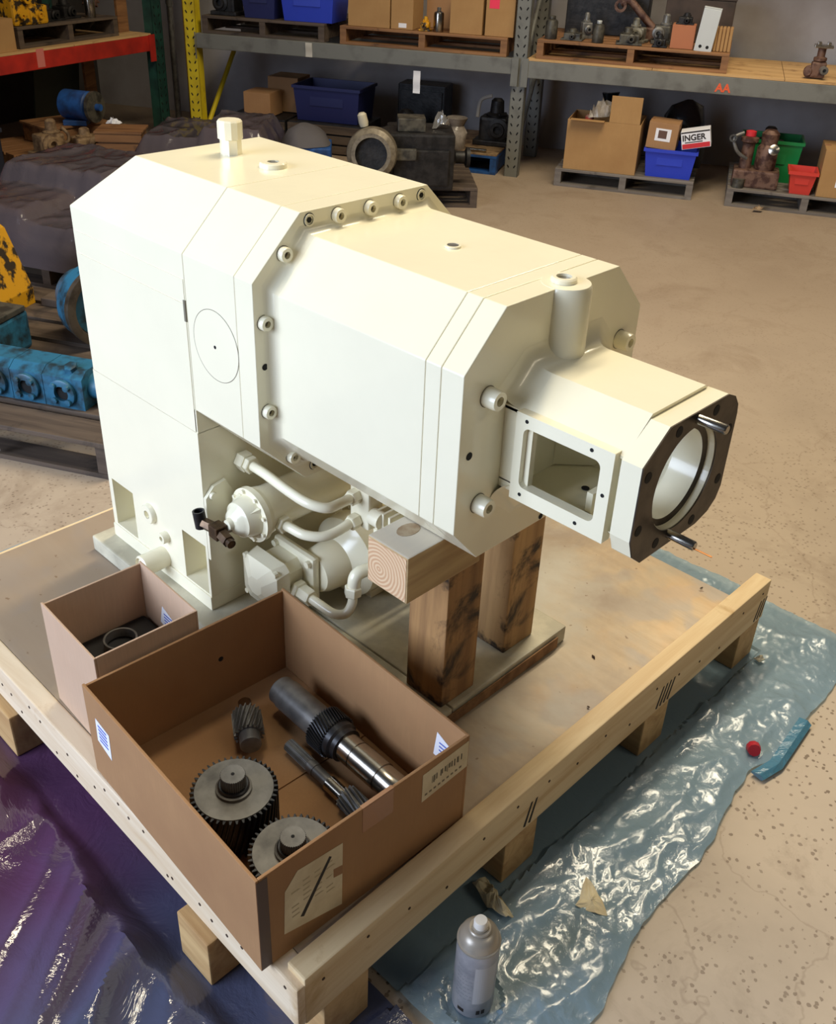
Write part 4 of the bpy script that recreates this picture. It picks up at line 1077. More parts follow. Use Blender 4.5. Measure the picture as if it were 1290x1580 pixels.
S_(casting_part('valve_casting', 'pale speckled casting behind the low one on the right shelf', .12, .10, .13, simple('pale_casting', (132, 128, 116), .5, .3, (74, 70, 62), 24, .42, .6, 60, .003), 14), .56, .20, ZT, -.2)
S_(casting_part('pump_casting', 'tall grey casting beside the copper-brown board on the right shelf', .12, .11, .16, casting, 15, m2=steel_grey), .715, .20, ZT, .1)
S_(casting_part('small_casting', 'black lumpy casting at the foot of the tall grey one on the right shelf', .085, .08, .07, casting_dark, 16), .735, .04, ZT)
bx = closed_box('copper_carton', 'copper-brown box on the right shelf behind the white plate', .13, .12, .125, copper_box); S_(bx, .835, .06, ZT)
S_(casting_part('dark_casting', 'dark round-topped part on the copper-brown box', .10, .09, .06, casting_dark, 27), .85, .07, ZT+.1255)
t = thing('white_plate', 'pale grey metal plate with two holes leaning on the right shelf', 'plate')
bm = B(); add_box(bm, 0, .098, 0, .006, 0, .225, .003); lobj('plate', bm, white_metal, t)
bm = B(); add_box(bm, 0, .098, 0, .05, .2255, .231, .001); lobj('top_fold', bm, white_metal, t)
for x in (.030, .070):
    bm = B(); add_lathe(bm, [(.009, 0), (.009, .0006), (0, .0006)], (x, 0, .028), (0, -1, 0), 14, False); lobj('hole', bm, hole, t)
S_(t, .972, .026, ZT); t.rotation_euler = (0, .10, A28)
t = thing('ribbed_crate', 'small tan ribbed crate at the right end of the shelf pallet', 'crate')
for i in range(5):
    bm = B(); add_box(bm, i*.020, i*.020+.016, 0, .1, 0, .125, .003); lobj('slat', bm, card_tan, t)
bm = B(); add_box(bm, .002, .094, .01, .098, .004, .118); lobj('core', bm, brown_wood, t)
S_(t, 1.075, .06, ZT)
t = thing('dark_cabinet', 'dark brown box at the back of the right shelf pallet', 'box')
bm = B(); add_box(bm, 0, .40, 0, .22, 0, .235, .006); lobj('body', bm, simple('dark_brown_box', (70, 56, 48), .7, 0, (50, 40, 34), 8), t)
bm = B(); add_box(bm, -.004, .404, -.004, .224, .2355, .25, .003); lobj('lid', bm, simple('dark_brown_box', (70, 56, 48)), t)
S_(t, .76, .42, ZT)
t = thing('black_crate', 'black crate at the back left of the right shelf pallet', 'crate')
bm = B(); add_box(bm, 0, .50, 0, .20, 0, .26, .006); lobj('body', bm, casting_dark, t)
bm = B(); add_box(bm, -.004, .504, -.004, .204, .2605, .272, .003); lobj('lid', bm, casting_dark, t)
S_(t, .16, .46, ZT)
t = thing('valve_assembly', 'small rusty valve body with a silver top alone at the right of the shelf', 'valve')
bm = B(); add_box(bm, .02, .10, .02, .09, .0, .085, .012); lobj('body', bm, rust, t)
bm = B(); add_lathe(bm, [(.034, -.005), (.034, .012), (.024, .016), (.022, .034), (.0, .034)], (.02, .05, .03), (-.5, -1, .1), 20); lobj('side_port', bm, rust, t, True)
bm = B(); add_lathe(bm, [(.030, .085), (.036, .09), (.036, .105), (.022, .11), (.022, .15), (.03, .155)], (.06, .055, 0), n=20); lobj('neck', bm, rust, t, True)
bm = B(); add_box(bm, .015, .115, .02, .09, .156, .172, .003); add_box(bm, .03, .05, .03, .08, .172, .186, .003); add_box(bm, .08, .10, .03, .08, .172, .186, .003); lobj('cap', bm, steel, t)
bm = B(); add_lathe(bm, [(.022, 0), (.022, .03), (.010, .03), (.010, .01), (0, .01)], (.085, .02, .045), (.2, -1, 0), 18); lobj('front_port', bm, steel_grey, t, True)
S_(t, 1.605, .05, .706)

# ---- upper shelf, left bay
p1 = S_(pallet('wooden_pallet', 'worn brown pallet of cartons left of the grey upright on the shelf', 1.06, .74, .105, brown_wood), -1.165, .0, .6945)
p2 = S_(pallet('wooden_pallet', 'dark pallet carrying two blue bins on the shelf', .84, .74, .105, old_wood), -2.11, .0, .6945)
ZL = .8005
b1 = tub('blue_bin', 'royal blue plastic bin at the right end of the dark shelf pallet', .36, .30, .20, blue_bin); S_(b1, -1.575, .03, ZL)
b2 = tub('blue_bin', 'darker blue plastic bin next to the yellow upright on the shelf', .24, .30, .20, navy_bin); S_(b2, -1.845, .03, ZL)
S_(casting_part('dark_casting', 'dark casting beside the darker blue bin on the shelf', .18, .2, .2, casting_dark, 31), -2.07, .05, ZL)
S_(closed_box('carton', 'plain brown carton at the left end of the carton pallet on the shelf', .27, .26, .24, card_tan), -1.12, .03, ZL)
c_ = closed_box('carton', 'narrow brown carton with a white sticker on the shelf pallet', .14, .22, .22, card_tan); S_(c_, -.842, .03, ZL)
bm = B(); add_box(bm, .05, .10, -.0008, -.0002, .01, .035); lobj('sticker', bm, white_paper, c_)
S_(closed_box('carton', 'brown carton in shadow behind the silver canister on the shelf', .18, .18, .20, card), -.68, .25, ZL)
S_(jar('silver_canister', 'silver canister standing between cartons on the shelf', .031, .135, steel, 'canister', steel_grey, .35), -.545, .05, ZL)
S_(casting_part('brass_fitting', 'small yellow-brown fitting left of the silver canister on the shelf', .07, .06, .08, yellow_worn, 33, 'fitting'), -.665, .03, ZL)
S_(closed_box('carton', 'brown carton right of the silver canister on the shelf', .20, .26, .24, card_tan), -.470, .03, ZL)
c_ = closed_box('carton', 'brown carton with a red tag next to the grey upright', .175, .26, .24, card_tan); S_(c_, -.252, .03, ZL)
bm = B(); add_box(bm, .02, .08, -.0008, -.0002, .15, .20); lobj('red_tag', bm, simple('neon_red_tag', (236, 50, 84), .6), c_)
for s, z0, z1, lb in ((-1.385, .607, .690, 'pale crinkled tape wrapped round the left bay beam'), (-.672, .450, .580, 'white paper strip hanging under the left bay beam')):
    t = thing('hanging_strip', lb, 'strip'); bm = B()
    add_loft(bm, [[(x, -.001+.002*math.sin(z*70), z) for x in (0, .045)] + [(x, -.003+.002*math.sin(z*70), z) for x in (.045, 0)] for z in [i*(z1-z0)/10 for i in range(11)]])
    lobj('strip', bm, white_paper if z0 < .5 else simple('pale_tape', (190, 184, 172), .5), t); S_(t, s, -.0215, z0)

# ---- floor under the right bay
S_(pallet('wooden_pallet', 'grey-topped pallet with a big carton and blue bin under the shelf', .83, .75, .105, grey_wood), .275, -.10, 0)
t = thing('open_carton', 'big open tan carton with one tall raised flap under the right bay', 'carton')
carton(t, .435, .34, .29, .005, card_tan)
bm = B(); add_box(bm, .245, .425, .0, .005, .2905, .44, .001); lobj('raised_flap', bm, card_tan, t)
bm = B(); add_box(bm, .02, .22, -.05, -.002, .2935, .297, .001); lobj('open_flap', bm, card_tan, t)
S_(t, .318, -.08, .1055)
S_(casting_part('red_capped_part', 'red and grey part sticking out of the big tan carton', .14, .14, .20, simple('red_grey', (180, 60, 50), .6, 0, (120, 110, 100), 30), 41), .36, .02, .20)
o = crumple('clear_bag', 'crumpled clear plastic bag in the mouth of the big tan carton', dense([(0, 0), (.12, .01), (.14, .10), (.02, .11)]), .10, bag, 12, 'bag'); S_(o, .43, -.02, .385)
t = thing('black_bin_bag', 'black plastic bag slumped behind the big tan carton', 'bag'); bm = B()
add_lathe(bm, [(.13, 0), (.17, .03), (.18, .14), (.15, .24), (.07, .31), (.03, .33), (.05, .37)], n=18)
for v in bm.verts: v.co += Vector((noise.noise(v.co*9), noise.noise(v.co*9+Vector((5, 0, 0))), noise.noise(v.co*9+Vector((0, 7, 0)))))*.035; v.co.z = max(v.co.z, .001)
lobj('sack', bm, black_bag, t, True); S_(t, .50, .45, .1055)
b3 = tub('blue_bin', 'bright blue plastic bin under the small box on the grey-topped pallet', .300, .30, .165, blue_bin); S_(b3, .795, -.07, .1055)
t = closed_box('carton', 'small tan box with a square white label on the blue bin', .175, .16, .15, card); 
bm = B(); add_box(bm, .045, .135, -.0008, -.0002, .045, .115); lb = lobj('label', bm, white_paper, t)
bm = B(); add_box(bm, .062, .112, -.0012, -.0008, .06, .105); lobj('picture', bm, simple('dark_print', (96, 70, 60), .7), lb)
S_(t, .790, -.05, .272, -.05); t.rotation_euler.y = .04
t = thing('printed_box', 'white and red printed box tilted beside the small tan box', 'box')
bm = B(); add_box(bm, 0, .165, 0, .12, 0, .10, .002); lobj('body', bm, white_paper, t)
bm = B(); add_box(bm, .004, .161, -.0012, -.0002, .003, .030); lobj('red_band', bm, red_ink, t)
bm = B(); add_box(bm, .002, .163, -.0010, -.0002, .090, .098); lobj('dark_edge', bm, ink, t)
text_mesh('INGER', .046, ink, t, FRONTM(.006, -.0012, .048), 'lettering', .0012)
bm = B(); add_box(bm, .02, .12, -.0012, -.0002, .035, .040); lobj('small_print', bm, ink, t)
S_(t, 1.004, -.06, .276); t.rotation_euler = (0, -.22, A28)
t = thing('dark_bag', 'dark crumpled bag behind the printed box under the right bay', 'bag'); bm = B()
add_lathe(bm, [(.09, 0), (.13, .03), (.13, .10), (.09, .17), (.03, .21)], n=16)
for v in bm.verts: v.co += Vector((noise.noise(v.co*11), noise.noise(v.co*11+Vector((5, 0, 0))), noise.noise(v.co*11+Vector((0, 7, 0)))))*.03; v.co.z = max(v.co.z, .001)
lobj('sack', bm, black_bag, t, True); S_(t, .98, .38, .272)
S_(tub('navy_bin', 'dark bin at the back under the dark crumpled bag', .34, .25, .165, simple('dark_bin', (30, 32, 38), .5)), .80, .275, .1055)
S_(pallet('wooden_pallet', 'rough grey pallet with rusty machinery at the right edge', .88, .75, .105, grey_wood), 1.30, -.14, 0)
t = thing('rusty_pump', 'rusty red-brown pump assembly with pipes in front of the green bin', 'pump')
bm = B(); add_box(bm, .0, .26, .03, .20, 0, .10, .012); lobj('base', bm, rust, t)
bm = B(); add_lathe(bm, [(.055, 0), (.06, .02), (.06, .12), (.045, .14), (.05, .20), (.03, .22)], (.17, .11, .10), n=20); lobj('cylinder', bm, rust, t, True)
bm = B(); add_lathe(bm, [(.035, 0), (.035, .14), (.05, .15), (.05, .17), (.02, .18)], (.06, .10, .10), n=18); lobj('valve_body', bm, rust, t, True)
bm = B(); add_lathe(bm, [(.024, .0), (.030, .005), (.030, .03), (.015, .035)], (.06, .10, .275), n=12); rp = lobj('red_knob', bm, red_ink, t, True)
bm = B(); add_tube(bm, [(.06, .05, .16), (.0, .03, .20), (-.03, .04, .27), (.02, .06, .30)], .010, 10, 5); lobj('pipe', bm, steel_grey, t, True)
bm = B(); add_lathe(bm, [(.022, 0), (.022, .012), (.012, .012), (.012, 0), (.022, 0)], (-.035, .03, .27), (0, -1, .2), 16, False); lobj('pipe_end', bm, steel, t, True)
bm = B(); add_lathe(bm, [(.03, 0), (.03, .02), (.012, .025)], (.20, .05, .22), (0, -1, .3), 16); lobj('gauge', bm, steel, t, True)
bm = B(); add_lathe(bm, [(.035, 0), (.035, .05), (.0, .05)], (.04, .03, .0), n=16); lobj('pot', bm, casting, t, True)
S_(t, 1.315, -.12, .1055)
S_(tub('green_bin', 'green plastic bin behind the rusty pump', .34, .26, .24, green_bin), 1.345, .12, .1055)
S_(casting_part('dark_casting', 'dark round part heaped in the green bin', .22, .18, .20, casting_dark, 44), 1.39, .16, .20)
t = tub('red_bin', 'small red open bin between the rusty pump and the right-hand carton', .150, .17, .13, red_bin); S_(t, 1.625, -.13, .1055)
S_(casting_part('dark_part', 'black tool part lying in the small red bin', .085, .09, .10, casting_dark, 45), 1.66, -.09, .114)
t = closed_box('carton', 'tan carton with a yellow and white label at the right edge', .30, .30, .26, card_tan); S_(t, 1.79, -.12, .1055)
bm = B(); add_box(bm, .09, .17, -.0008, -.0002, .06, .12); lb = lobj('label', bm, white_paper, t)
bm = B(); add_box(bm, .10, .17, -.0012, -.0008, .062, .075); lobj('yellow_band', bm, simple('label_yellow', (240, 200, 40), .6), lb)
o = crumple('dry_leaf', 'brown crumpled scrap on the floor in front of the right pallet', dense([(0, 0), (.05, .01), (.06, .05), (.01, .05)]), .02, tan_cast, 21, 'scrap'); S_(o, 1.46, -.22, 0)

# ---- floor under the left bay
bp = S_(pallet('blue_pallet', 'low pallet with blue painted ends beside the grey upright', .50, .75, .115, blue_dull), -.615, -.01, 0)
bm = B(); add_box(bm, .0, .50, .004, .70, .1153, .125, .001); lobj('top_sheet', bm, tan_cast, bp)
o = thing('parts_bag', 'clear plastic bag of parts standing on the blue pallet', 'bag'); bm = B()
add_lathe(bm, [(.055, 0), (.065, .02), (.060, .10), (.045, .14), (.07, .19)], n=18)
for v in bm.verts: v.co += Vector((noise.noise(v.co*15), noise.noise(v.co*15+Vector((5, 0, 0))), 0))*.02; v.co.z = max(v.co.z, .001)
lobj('sack', bm, bag, o, True); S_(o, -.40, .06, .1255)
S_(casting_part('small_casting', 'small brown casting at the foot of the parts bag', .11, .06, .045, tan_cast, 51), -.575, .00, .1255)
t = thing('steel_rod', 'short bright steel rod lying on the blue pallet', 'rod'); bm = B(); add_cyl(bm, (0, 0, .012), (.12, 0, .012), .011, 14); lobj('rod', bm, steel, t, True); S_(t, -.31, .03, .1255)
t = casting_part('black_motor', 'black motor with a pale strap behind the parts bag', .24, .22, .28, casting_dark, 53, 'motor'); S_(t, -.33, .22, .1255)
bm = B(); add_tube(bm, [(.02, .02, .17), (.03, .05, .27), (.10, .06, .30)], .012, 8, 4); lobj('strap', bm, simple('pale_strap', (150, 146, 140), .6), t, True)
S_(casting_part('dark_gearbox', 'dark gearbox lump between black case and blue pallet', .30, .26, .30, casting_dark, 54, 'gearbox'), -.98, .12, 0)
t = thing('black_case', 'black case at the back of the left bay floor', 'case'); bm = B(); add_box(bm, 0, .34, 0, .2, 0, .40, .01); lobj('body', bm, casting_dark, t)
bm = B(); add_box(bm, .02, .32, -.01, .0, .04, .36, .004); lobj('panel', bm, casting_dark, t); S_(t, -.97, .62, 0)
nb = tub('navy_bin', 'dark navy bin at the back under the left bay', .46, .34, .22, navy_bin); S_(nb, -1.53, .10, .195)
t = thing('low_crate', 'low dark crate holding up the navy bin', 'crate'); bm = B(); add_box(bm, 0, .52, 0, .40, 0, .192, .006); lobj('body', bm, casting_dark, t)
for i in range(3):
    bm = B(); add_box(bm, 0, .52, -.012, -.001, .01+i*.062, .06+i*.062, .002); lobj('slat', bm, old_wood, t)
S_(t, -1.56, .07, 0)
S_(closed_box('carton', 'tan carton low beside the yellow upright in the shade', .19, .20, .15, card), -1.87, .06, .20)
S_(closed_box('carton', 'brown carton behind the low tan one in the shade', .22, .22, .22, card), -1.80, .30, .20)
t = thing('low_crate', 'low dark crate under the two shaded cartons', 'crate'); bm = B(); add_box(bm, 0, .42, 0, .50, 0, .195, .006); lobj('body', bm, casting_dark, t)
for i in range(3):
    bm = B(); add_box(bm, 0, .42, -.012, -.001, .01+i*.062, .06+i*.062, .002); lobj('slat', bm, old_wood, t)
S_(t, -1.99, .04, 0)

# ---- dark gear reducer on its own pallet behind the machine
A48 = math.radians(48)
dp = pallet('wooden_pallet', 'dark oily pallet under the black gear reducer behind the cream machine', .66, .60, .11, old_wood); put(dp, (-2.36, 2.87, 0), A48)
t = thing('gear_reducer', 'black gear reducer with a worn grey ring flange behind the cream machine', 'gear reducer')
bm = B(); add_box(bm, 0, .36, 0, .32, 0, .30, .015); lobj('case', bm, casting_dark, t)
bm = B(); add_box(bm, .03, .33, -.02, 0, .03, .22, .008); lobj('front_cover', bm, casting_dark, t)
bm = B(); add_box(bm, .05, .20, .04, .18, .301, .37, .006); lobj('top_box', bm, casting, t)
bm = B(); add_box(bm, .02, .15, -.05, -.022, .17, .23, .006); lobj('tag_plate', bm, casting, t)
rg = simple('worn_flange', (132, 122, 104), .5, .3, (96, 86, 72), 30)
bm = B(); add_lathe(bm, [(.085, .05), (.105, .05), (.13, .03), (.135, 0), (.135, -.06), (.10, -.06)], (-.09, -.06, .205), (-.1, -1, .12), 40, False); lobj('ring_flange', bm, rg, t, True)
bm = B(); add_lathe(bm, [(.088, .046), (.085, .012), (.03, .010), (0, .010)], (-.09, -.06, .205), (-.1, -1, .12), 40, False); lobj('recess', bm, casting_dark, t, True)
bm = B(); add_cyl(bm, (-.09, -.02, .205), (.02, .2, .19), .11, 28); lobj('input_housing', bm, casting_dark, t, True)
bm = B(); add_lathe(bm, [(.022, 0), (.026, .02), (.024, .06), (.014, .07)], (-.13, -.01, .335), (-.25, 0, 1), 18); lobj('pale_plug', bm, simple('pale_plastic', (190, 182, 160), .4), t, True)
bm = B(); add_lathe(bm, [(.05, 0), (.05, .03), (.035, .04), (.035, .09), (.055, .10), (.055, .12)], (.34, .16, .15), (1, 0, 0), 24); lobj('output_hub', bm, casting_dark, t, True)
put(t, (-2.20, 2.93, .1105), A48)
o = crumple('foil_scrap', 'shiny crumpled clear bag on top of the black gear reducer', dense([(0, 0), (.09, .01), (.10, .06), (.02, .07)]), .07, simple('shiny_bag', (150, 148, 146), .15, .5, bs=30, bd=.01), 31, 'bag'); put(o, (-2.13, 3.19, .402), A48)
t = thing('blue_crate', 'blue crate covered by grey cloth left of the ring flange', 'crate'); bm = B(); add_box(bm, 0, .26, 0, .26, 0, .26, .01); lobj('body', bm, blue_dull, t)
bm = B(); add_box(bm, .02, .24, -.008, -.0005, .05, .22, .003); lobj('panel', bm, blue_dull, t)
put(t, (-2.80, 2.70, .0), A48)
t = thing('grey_cloth', 'grey cloth heaped on the blue crate', 'cloth'); bm = B(); add_lathe(bm, [(.15, 0), (.14, .03), (.11, .07), (.05, .10)], n=24)
for v in bm.verts: v.co += Vector((noise.noise(v.co*9), noise.noise(v.co*9+Vector((5, 0, 0))), noise.noise(v.co*8)))*.03; v.co.z = max(v.co.z, .001)
lobj('cloth', bm, simple('grey_cloth', (84, 80, 82), .8), t, True); put(t, (-2.82, 2.88, .261), A48)

# ---- stuff on and under the red rack
rp_ = pallet('wooden_pallet', 'brown pallet on the red-beam shelf', .86, .80, .115, old_wood); R_(rp_, .22, .06, .6625)
ZR = .778
R_(closed_box('carton', 'tan carton at the left end of the red-beam shelf', .16, .20, .17, card_tan), .0, .03, .6625)
t = thing('yellow_machine', 'chipped yellow machine block on the red-beam shelf', 'machine part')
bm = B(); add_box(bm, 0, .20, 0, .16, 0, .22, .015); lobj('body', bm, yellow_worn, t)
bm = B(); add_box(bm, .12, .26, -.01, .12, 0, .10, .012); lobj('foot', bm, yellow_worn, t)
for x, z, r in ((.10, .14, .028), (.19, .05, .02), (.05, .05, .02)):
    bm = B(); add_lathe(bm, [(r, -.004), (r, .014), (r*.5, .014), (r*.5, .004), (0, .004)], (x, -.012, z), (0, -1, 0), 18); lobj('port', bm, yellow_worn, t, True)
R_(t, .235, .09, ZR)
for i, (s, tt, lx, h, lb) in enumerate(((.52, .12, .16, .09, 'first dark casting right of the yellow machine block'), (.70, .14, .14, .11, 'dark casting beside the silver bottle on the red-beam shelf'), (.56, .40, .30, .22, 'tall dark casting at the back of the red-beam shelf'))):
    R_(casting_part('dark_casting', lb, lx, .14, h, casting_dark, 60+i), s, tt, ZR)
R_(jar('silver_bottle', 'silver bottle standing on the red-beam shelf pallet', .033, .17, steel, 'bottle', steel_grey, .45), .90, .12, ZR)
t = thing('toothed_wheel', 'rusty toothed wheel leaning at the right end of the red-beam shelf', 'gear')
bm = B(); add_gear(bm, .085, .016, 16, .022, 0, d=(0, -1, .15)); lobj('toothed_disc', bm, rust, t)
bm = B(); add_lathe(bm, [(.032, -.006), (.032, .035), (.018, .035), (.018, .03), (0, .03)], (0, 0, 0), (0, -1, .15), 20); lobj('hub', bm, rust, t, True)
R_(t, 1.10, .30, ZR+.10)
t = thing('leaning_board', 'brown board standing on the red-beam shelf by the green upright', 'board'); bm = B(); add_box(bm, 0, .10, 0, .02, 0, .6, .002); lobj('board', bm, brown_wood, t); R_(t, 1.20, .16, .6625)
t = thing('leaning_board', 'tall brown board leaning beneath the red beam near the green upright', 'board'); bm = B(); add_box(bm, 0, .10, 0, .02, 0, .62, .002); lobj('board', bm, brown_wood, t); R_(t, 1.12, .42, 0); t.rotation_euler = (.1, -.12, A110)
t = thing('dark_sheet', 'dark green metal sheet leaning beneath the red beam', 'sheet'); bm = B(); add_box(bm, 0, .42, 0, .012, 0, .55, .002); lobj('plate', bm, simple('dark_green_plate', (46, 56, 50), .5), t)
bm = B(); add_box(bm, 0, .42, -.008, -.0005, .50, .54, .002); lobj('folded_edge', bm, simple('dark_green_plate', (46, 56, 50)), t); R_(t, .72, .55, 0); t.rotation_euler = (.15, 0, A110)
t = thing('dark_crate', 'dark blue crate at the left edge below the red beam', 'crate'); bm = B(); add_box(bm, 0, .50, 0, .40, 0, .26, .01); lobj('body', bm, simple('dark_navy', (30, 34, 48), .6), t)
bm = B(); add_box(bm, -.01, .51, -.01, .41, .2605, .285, .004); lobj('rim', bm, simple('dark_navy2', (38, 42, 54), .6), t); put(t, (-3.86, 1.16, 0), A110)
lowp = pallet('wooden_pallet', 'low brown pallet of tan castings below the red beam', .80, .70, .115, brown_wood); put(lowp, (-3.84, 1.72, 0), A110-.3)
t = thing('blue_motor', 'blue electric motor below the red beam', 'motor')
bm = B(); add_lathe(bm, [(.075, 0), (.085, .01), (.085, .18), (.06, .20), (.02, .205), (.02, .26)], (0, 0, .11), (.9, -.4, 0), 28); lobj('barrel', bm, blue_dull, t, True)
bm = B(); add_lathe(bm, [(.08, .2), (.09, .205), (.09, .225), (.03, .23)], (0, 0, .11), (.9, -.4, 0), 28); lobj('end_bell', bm, casting, t, True)
bm = B(); add_box(bm, 0, .14, -.10, .04, 0, .03, .004); lobj('foot', bm, blue_dull, t); put(t, (-4.22, 2.14, .23), A48)
t = thing('wooden_box', 'open rough wooden box under the blue motor', 'box'); bm = B(); add_box(bm, 0, .4, 0, .3, 0, .112, .004); lobj('body', bm, brown_wood, t)
bm = B(); add_box(bm, -.012, .412, -.012, .312, .10, .113, .002); lobj('rim', bm, brown_wood, t); put(t, (-4.12, 1.96, .1165), A110-.3)
for i, (x, y, z, lx, h, lb) in enumerate(((-3.87, 1.78, .1165, .20, .20, 'upright tan casting below the red beam'), (-3.87, 2.00, .1165, .24, .13, 'tan ribbed casting lying right of the upright one below the red beam'), (-3.87, 2.30, .1165, .18, .12, 'brown casting near the small wooden crate below the red beam'))):
    put(casting_part('tan_casting', lb, lx, .16, h, tan_cast, 70+i, kind=1), (x, y, z), A110-.3)
t = thing('small_crate', 'small pale wooden crate at the end of the wrapped load', 'crate')
for z in (0, .055, .11):
    bm = B(); add_box(bm, 0, .26, 0, .012, z, z+.045, .002); lobj('slat', bm, brown_wood, t)
    bm = B(); add_box(bm, 0, .012, .0125, .22, z, z+.045, .002); lobj('slat', bm, brown_wood, t)
bm = B(); add_box(bm, -.004, .264, -.004, .224, .156, .168, .002); lobj('lid', bm, brown_wood, t)
bm = B(); add_box(bm, .013, .25, .013, .215, 0, .15); lobj('inner_box', bm, brown_wood, t)
put(t, (-3.64, 2.00, .12), A48)
t = thing('low_crate', 'dark low crate under the small pale wooden crate', 'crate'); bm = B(); add_box(bm, 0, .3, 0, .26, 0, .118, .004); lobj('body', bm, casting_dark, t); bm = B(); add_box(bm, .01, .29, -.01, -.001, .02, .1, .002); lobj('slat', bm, old_wood, t); put(t, (-3.66, 1.98, 0), A48)
o = crumple('white_paper', 'torn white paper on the tan castings below the red beam', dense([(0, 0), (.08, .01), (.07, .07), (.01, .06)]), .03, white_paper, 41); put(o, (-3.90, 2.22, .25), 0)
for i, (s, t_, m_, lb) in enumerate(((1.62, .06, steel_grey, 'front silver conduit standing in the rack corner'), (1.68, .10, steel, 'middle silver conduit standing in the rack corner'), (1.74, .16, steel_grey, 'rear silver conduit standing in the rack corner'))):
    t = thing('conduit', lb, 'pipe', group='conduits in the rack corner'); bm = B(); add_cyl(bm, (0, 0, 0), (0, 0, 1.6), .016, 12); lobj('tube', bm, m_, t, True); bm = B(); add_lathe(bm, [(.021, .8), (.021, .86)], n=12); lobj('coupling', bm, m_, t, True); R_(t, s, t_, 0)
t = thing('leaning_board', 'dark brown board standing next to the yellow upright', 'board'); bm = B(); add_box(bm, 0, .16, 0, .02, 0, 1.5, .002); lobj('board', bm, brown_wood, t); R_(t, 1.86, .12, 0)
t = thing('white_strip', 'thin white upright strip at the left picture edge below the red beam', 'pipe'); bm = B(); add_cyl(bm, (0, 0, 0), (0, 0, .55), .014, 12); lobj('tube', bm, white_metal, t, True); R_(t, -.02, .38, 0)  # plain white cylinder for a narrow upright strip of unknown nature

# ---- stretch-wrapped loads behind the machine
def wrapped(label, Lx, Ly, loc, rz, hts, seed, base_label, boxes):
    pp = pallet('wooden_pallet', base_label, Lx, Ly, .115, old_wood); put(pp, loc, rz)
    t = thing('wrapped_load', label, 'wrapped load')
    for k, (x0, x1, y0, y1, h, m_) in enumerate(boxes):
        bm = B(); add_box(bm, x0, x1, y0, y1, .0005, h, .008); lobj('packed_box', bm, m_, t)
    bm = B(); N_ = 70; rows = []
    def top(x, y):
        z = .06
        for (x0, x1, y0, y1, h, m_) in boxes:
            dx = max(x0-x, 0, x-x1); dy = max(y0-y, 0, y-y1); d = math.hypot(dx, dy)
            z = max(z, (h+.012) - d*1.6)
        return z
    for j in range(N_+1):
        row = []
        for i in range(N_+1):
            x = -.03 + (Lx+.06)*i/N_; y = -.03 + (Ly+.06)*j/N_
            z = top(x, y)
            n1 = 1-abs(noise.noise((x*6+seed, y*4, 1))); n2 = 1-abs(noise.noise((x*16+seed, y*7+x*6, 5)))
            z += .012*n1**4 + .007*n2**3
            e = min(i, j, N_-i, N_-j)
            if e == 0: z = -.02
            elif e == 1: z = min(z, .03)
            row.append(bm.verts.new((x, y, z)))
        rows.append(row)
    for a, b in zip(rows, rows[1:]):
        for i in range(N_): bm.faces.new((a[i], a[i+1], b[i+1], b[i]))
    lobj('stretch_film', bm, wrap_m, t, True)
    put(t, Vector(loc)+Vector((0, 0, .1155)), rz)
    return t
A20 = math.radians(24)
wrapped('grey stretch-wrapped load left of the cream machine', 1.15, .95, (-2.74, .70, 0), A20,
    None, 3, 'wooden pallet under the wrapped load left of the cream machine',
    [(.05, .45, .06, .42, .17, card), (.48, .85, .05, .36, .12, casting_dark), (.06, .58, .45, .90, .25, casting_dark), (.60, 1.10, .40, .90, .22, casting_dark), (.88, 1.1, .06, .36, .09, card)])
wrapped('second stretch-wrapped load farther back by the yellow upright', .72, .62, (-3.20, 1.98, 0), A48-.1,
    None, 8, 'wooden pallet under the wrapped load farther back',
    [(.05, .34, .06, .55, .20, casting_dark), (.37, .67, .08, .56, .25, card)])

# ---- blue pump parts on the pallet at the left edge
def PL(s, t, z=0): return Vector((-.66 + s*math.cos(A28) - t*math.sin(A28), .30 + s*math.sin(A28) + t*math.cos(A28), z))
def P_(o, s, t, z, da=0): return put(o, PL(s, t, z), A28+da)
lp = pallet('wooden_pallet', 'weathered pallet carrying the blue pump parts at the left edge', 1.25, 1.05, .117, old_wood, 7); P_(lp, -1.22, .0, 0)
bm = B(); add_loft(bm, [[(.86, -.0018, z), (.885, -.0018, z), (.885, -.0002, z), (.86, -.0002, z)] for z in (.03, .06, .09, .1168)]); lobj('white_strap', bm, simple('white_strap', (196, 196, 206), .4), lp)
t = thing('valve_bank', 'blue row of valve sections with round ports at the left edge', 'valve bank')
secs = [(-.80, -.506), (-.504, -.391), (-.389, -.277), (-.275, -.140)]
for a, b in secs:
    bm = B(); add_hull(bm, [(x, y, z) for x in (a, b) for y, z in ((.165, 0), (.300, 0), (.300, .098), (.275, .120), (.195, .120), (.165, .100))]); sec = lobj('valve_section', bm, blue_paint, t)
    cx = (a+b)/2 if b-a < .2 else b-.06
    bm = B(); add_lathe(bm, [(.044, -.004), (.044, .012), (.040, .014), (.024, .014), (.024, .002)], (cx, .165, .052), (0, -1, 0), 24, False); lobj('port_ring', bm, blue_paint, sec, True)
    bm = B(); add_lathe(bm, [(.0245, .002), (0, .002)], (cx, .165, .052), (0, -1, 0), 20, False); lobj('port_hole', bm, hole, sec)
    for k in range(4):
        an = PI/4+k*PI/2
        bm = B(); add_lathe(bm, [(.010, 0), (.010, .010), (0, .011)], (cx+.033*math.cos(an), .152, .052+.033*math.sin(an)), (0, -1, 0), 10); lobj('bolt', bm, blue_paint, sec)
bm = B(); add_cyl(bm, (-.140, .23, .06), (-.105, .23, .06), .042, 20); lobj('end_cap', bm, blue_paint, t, True)
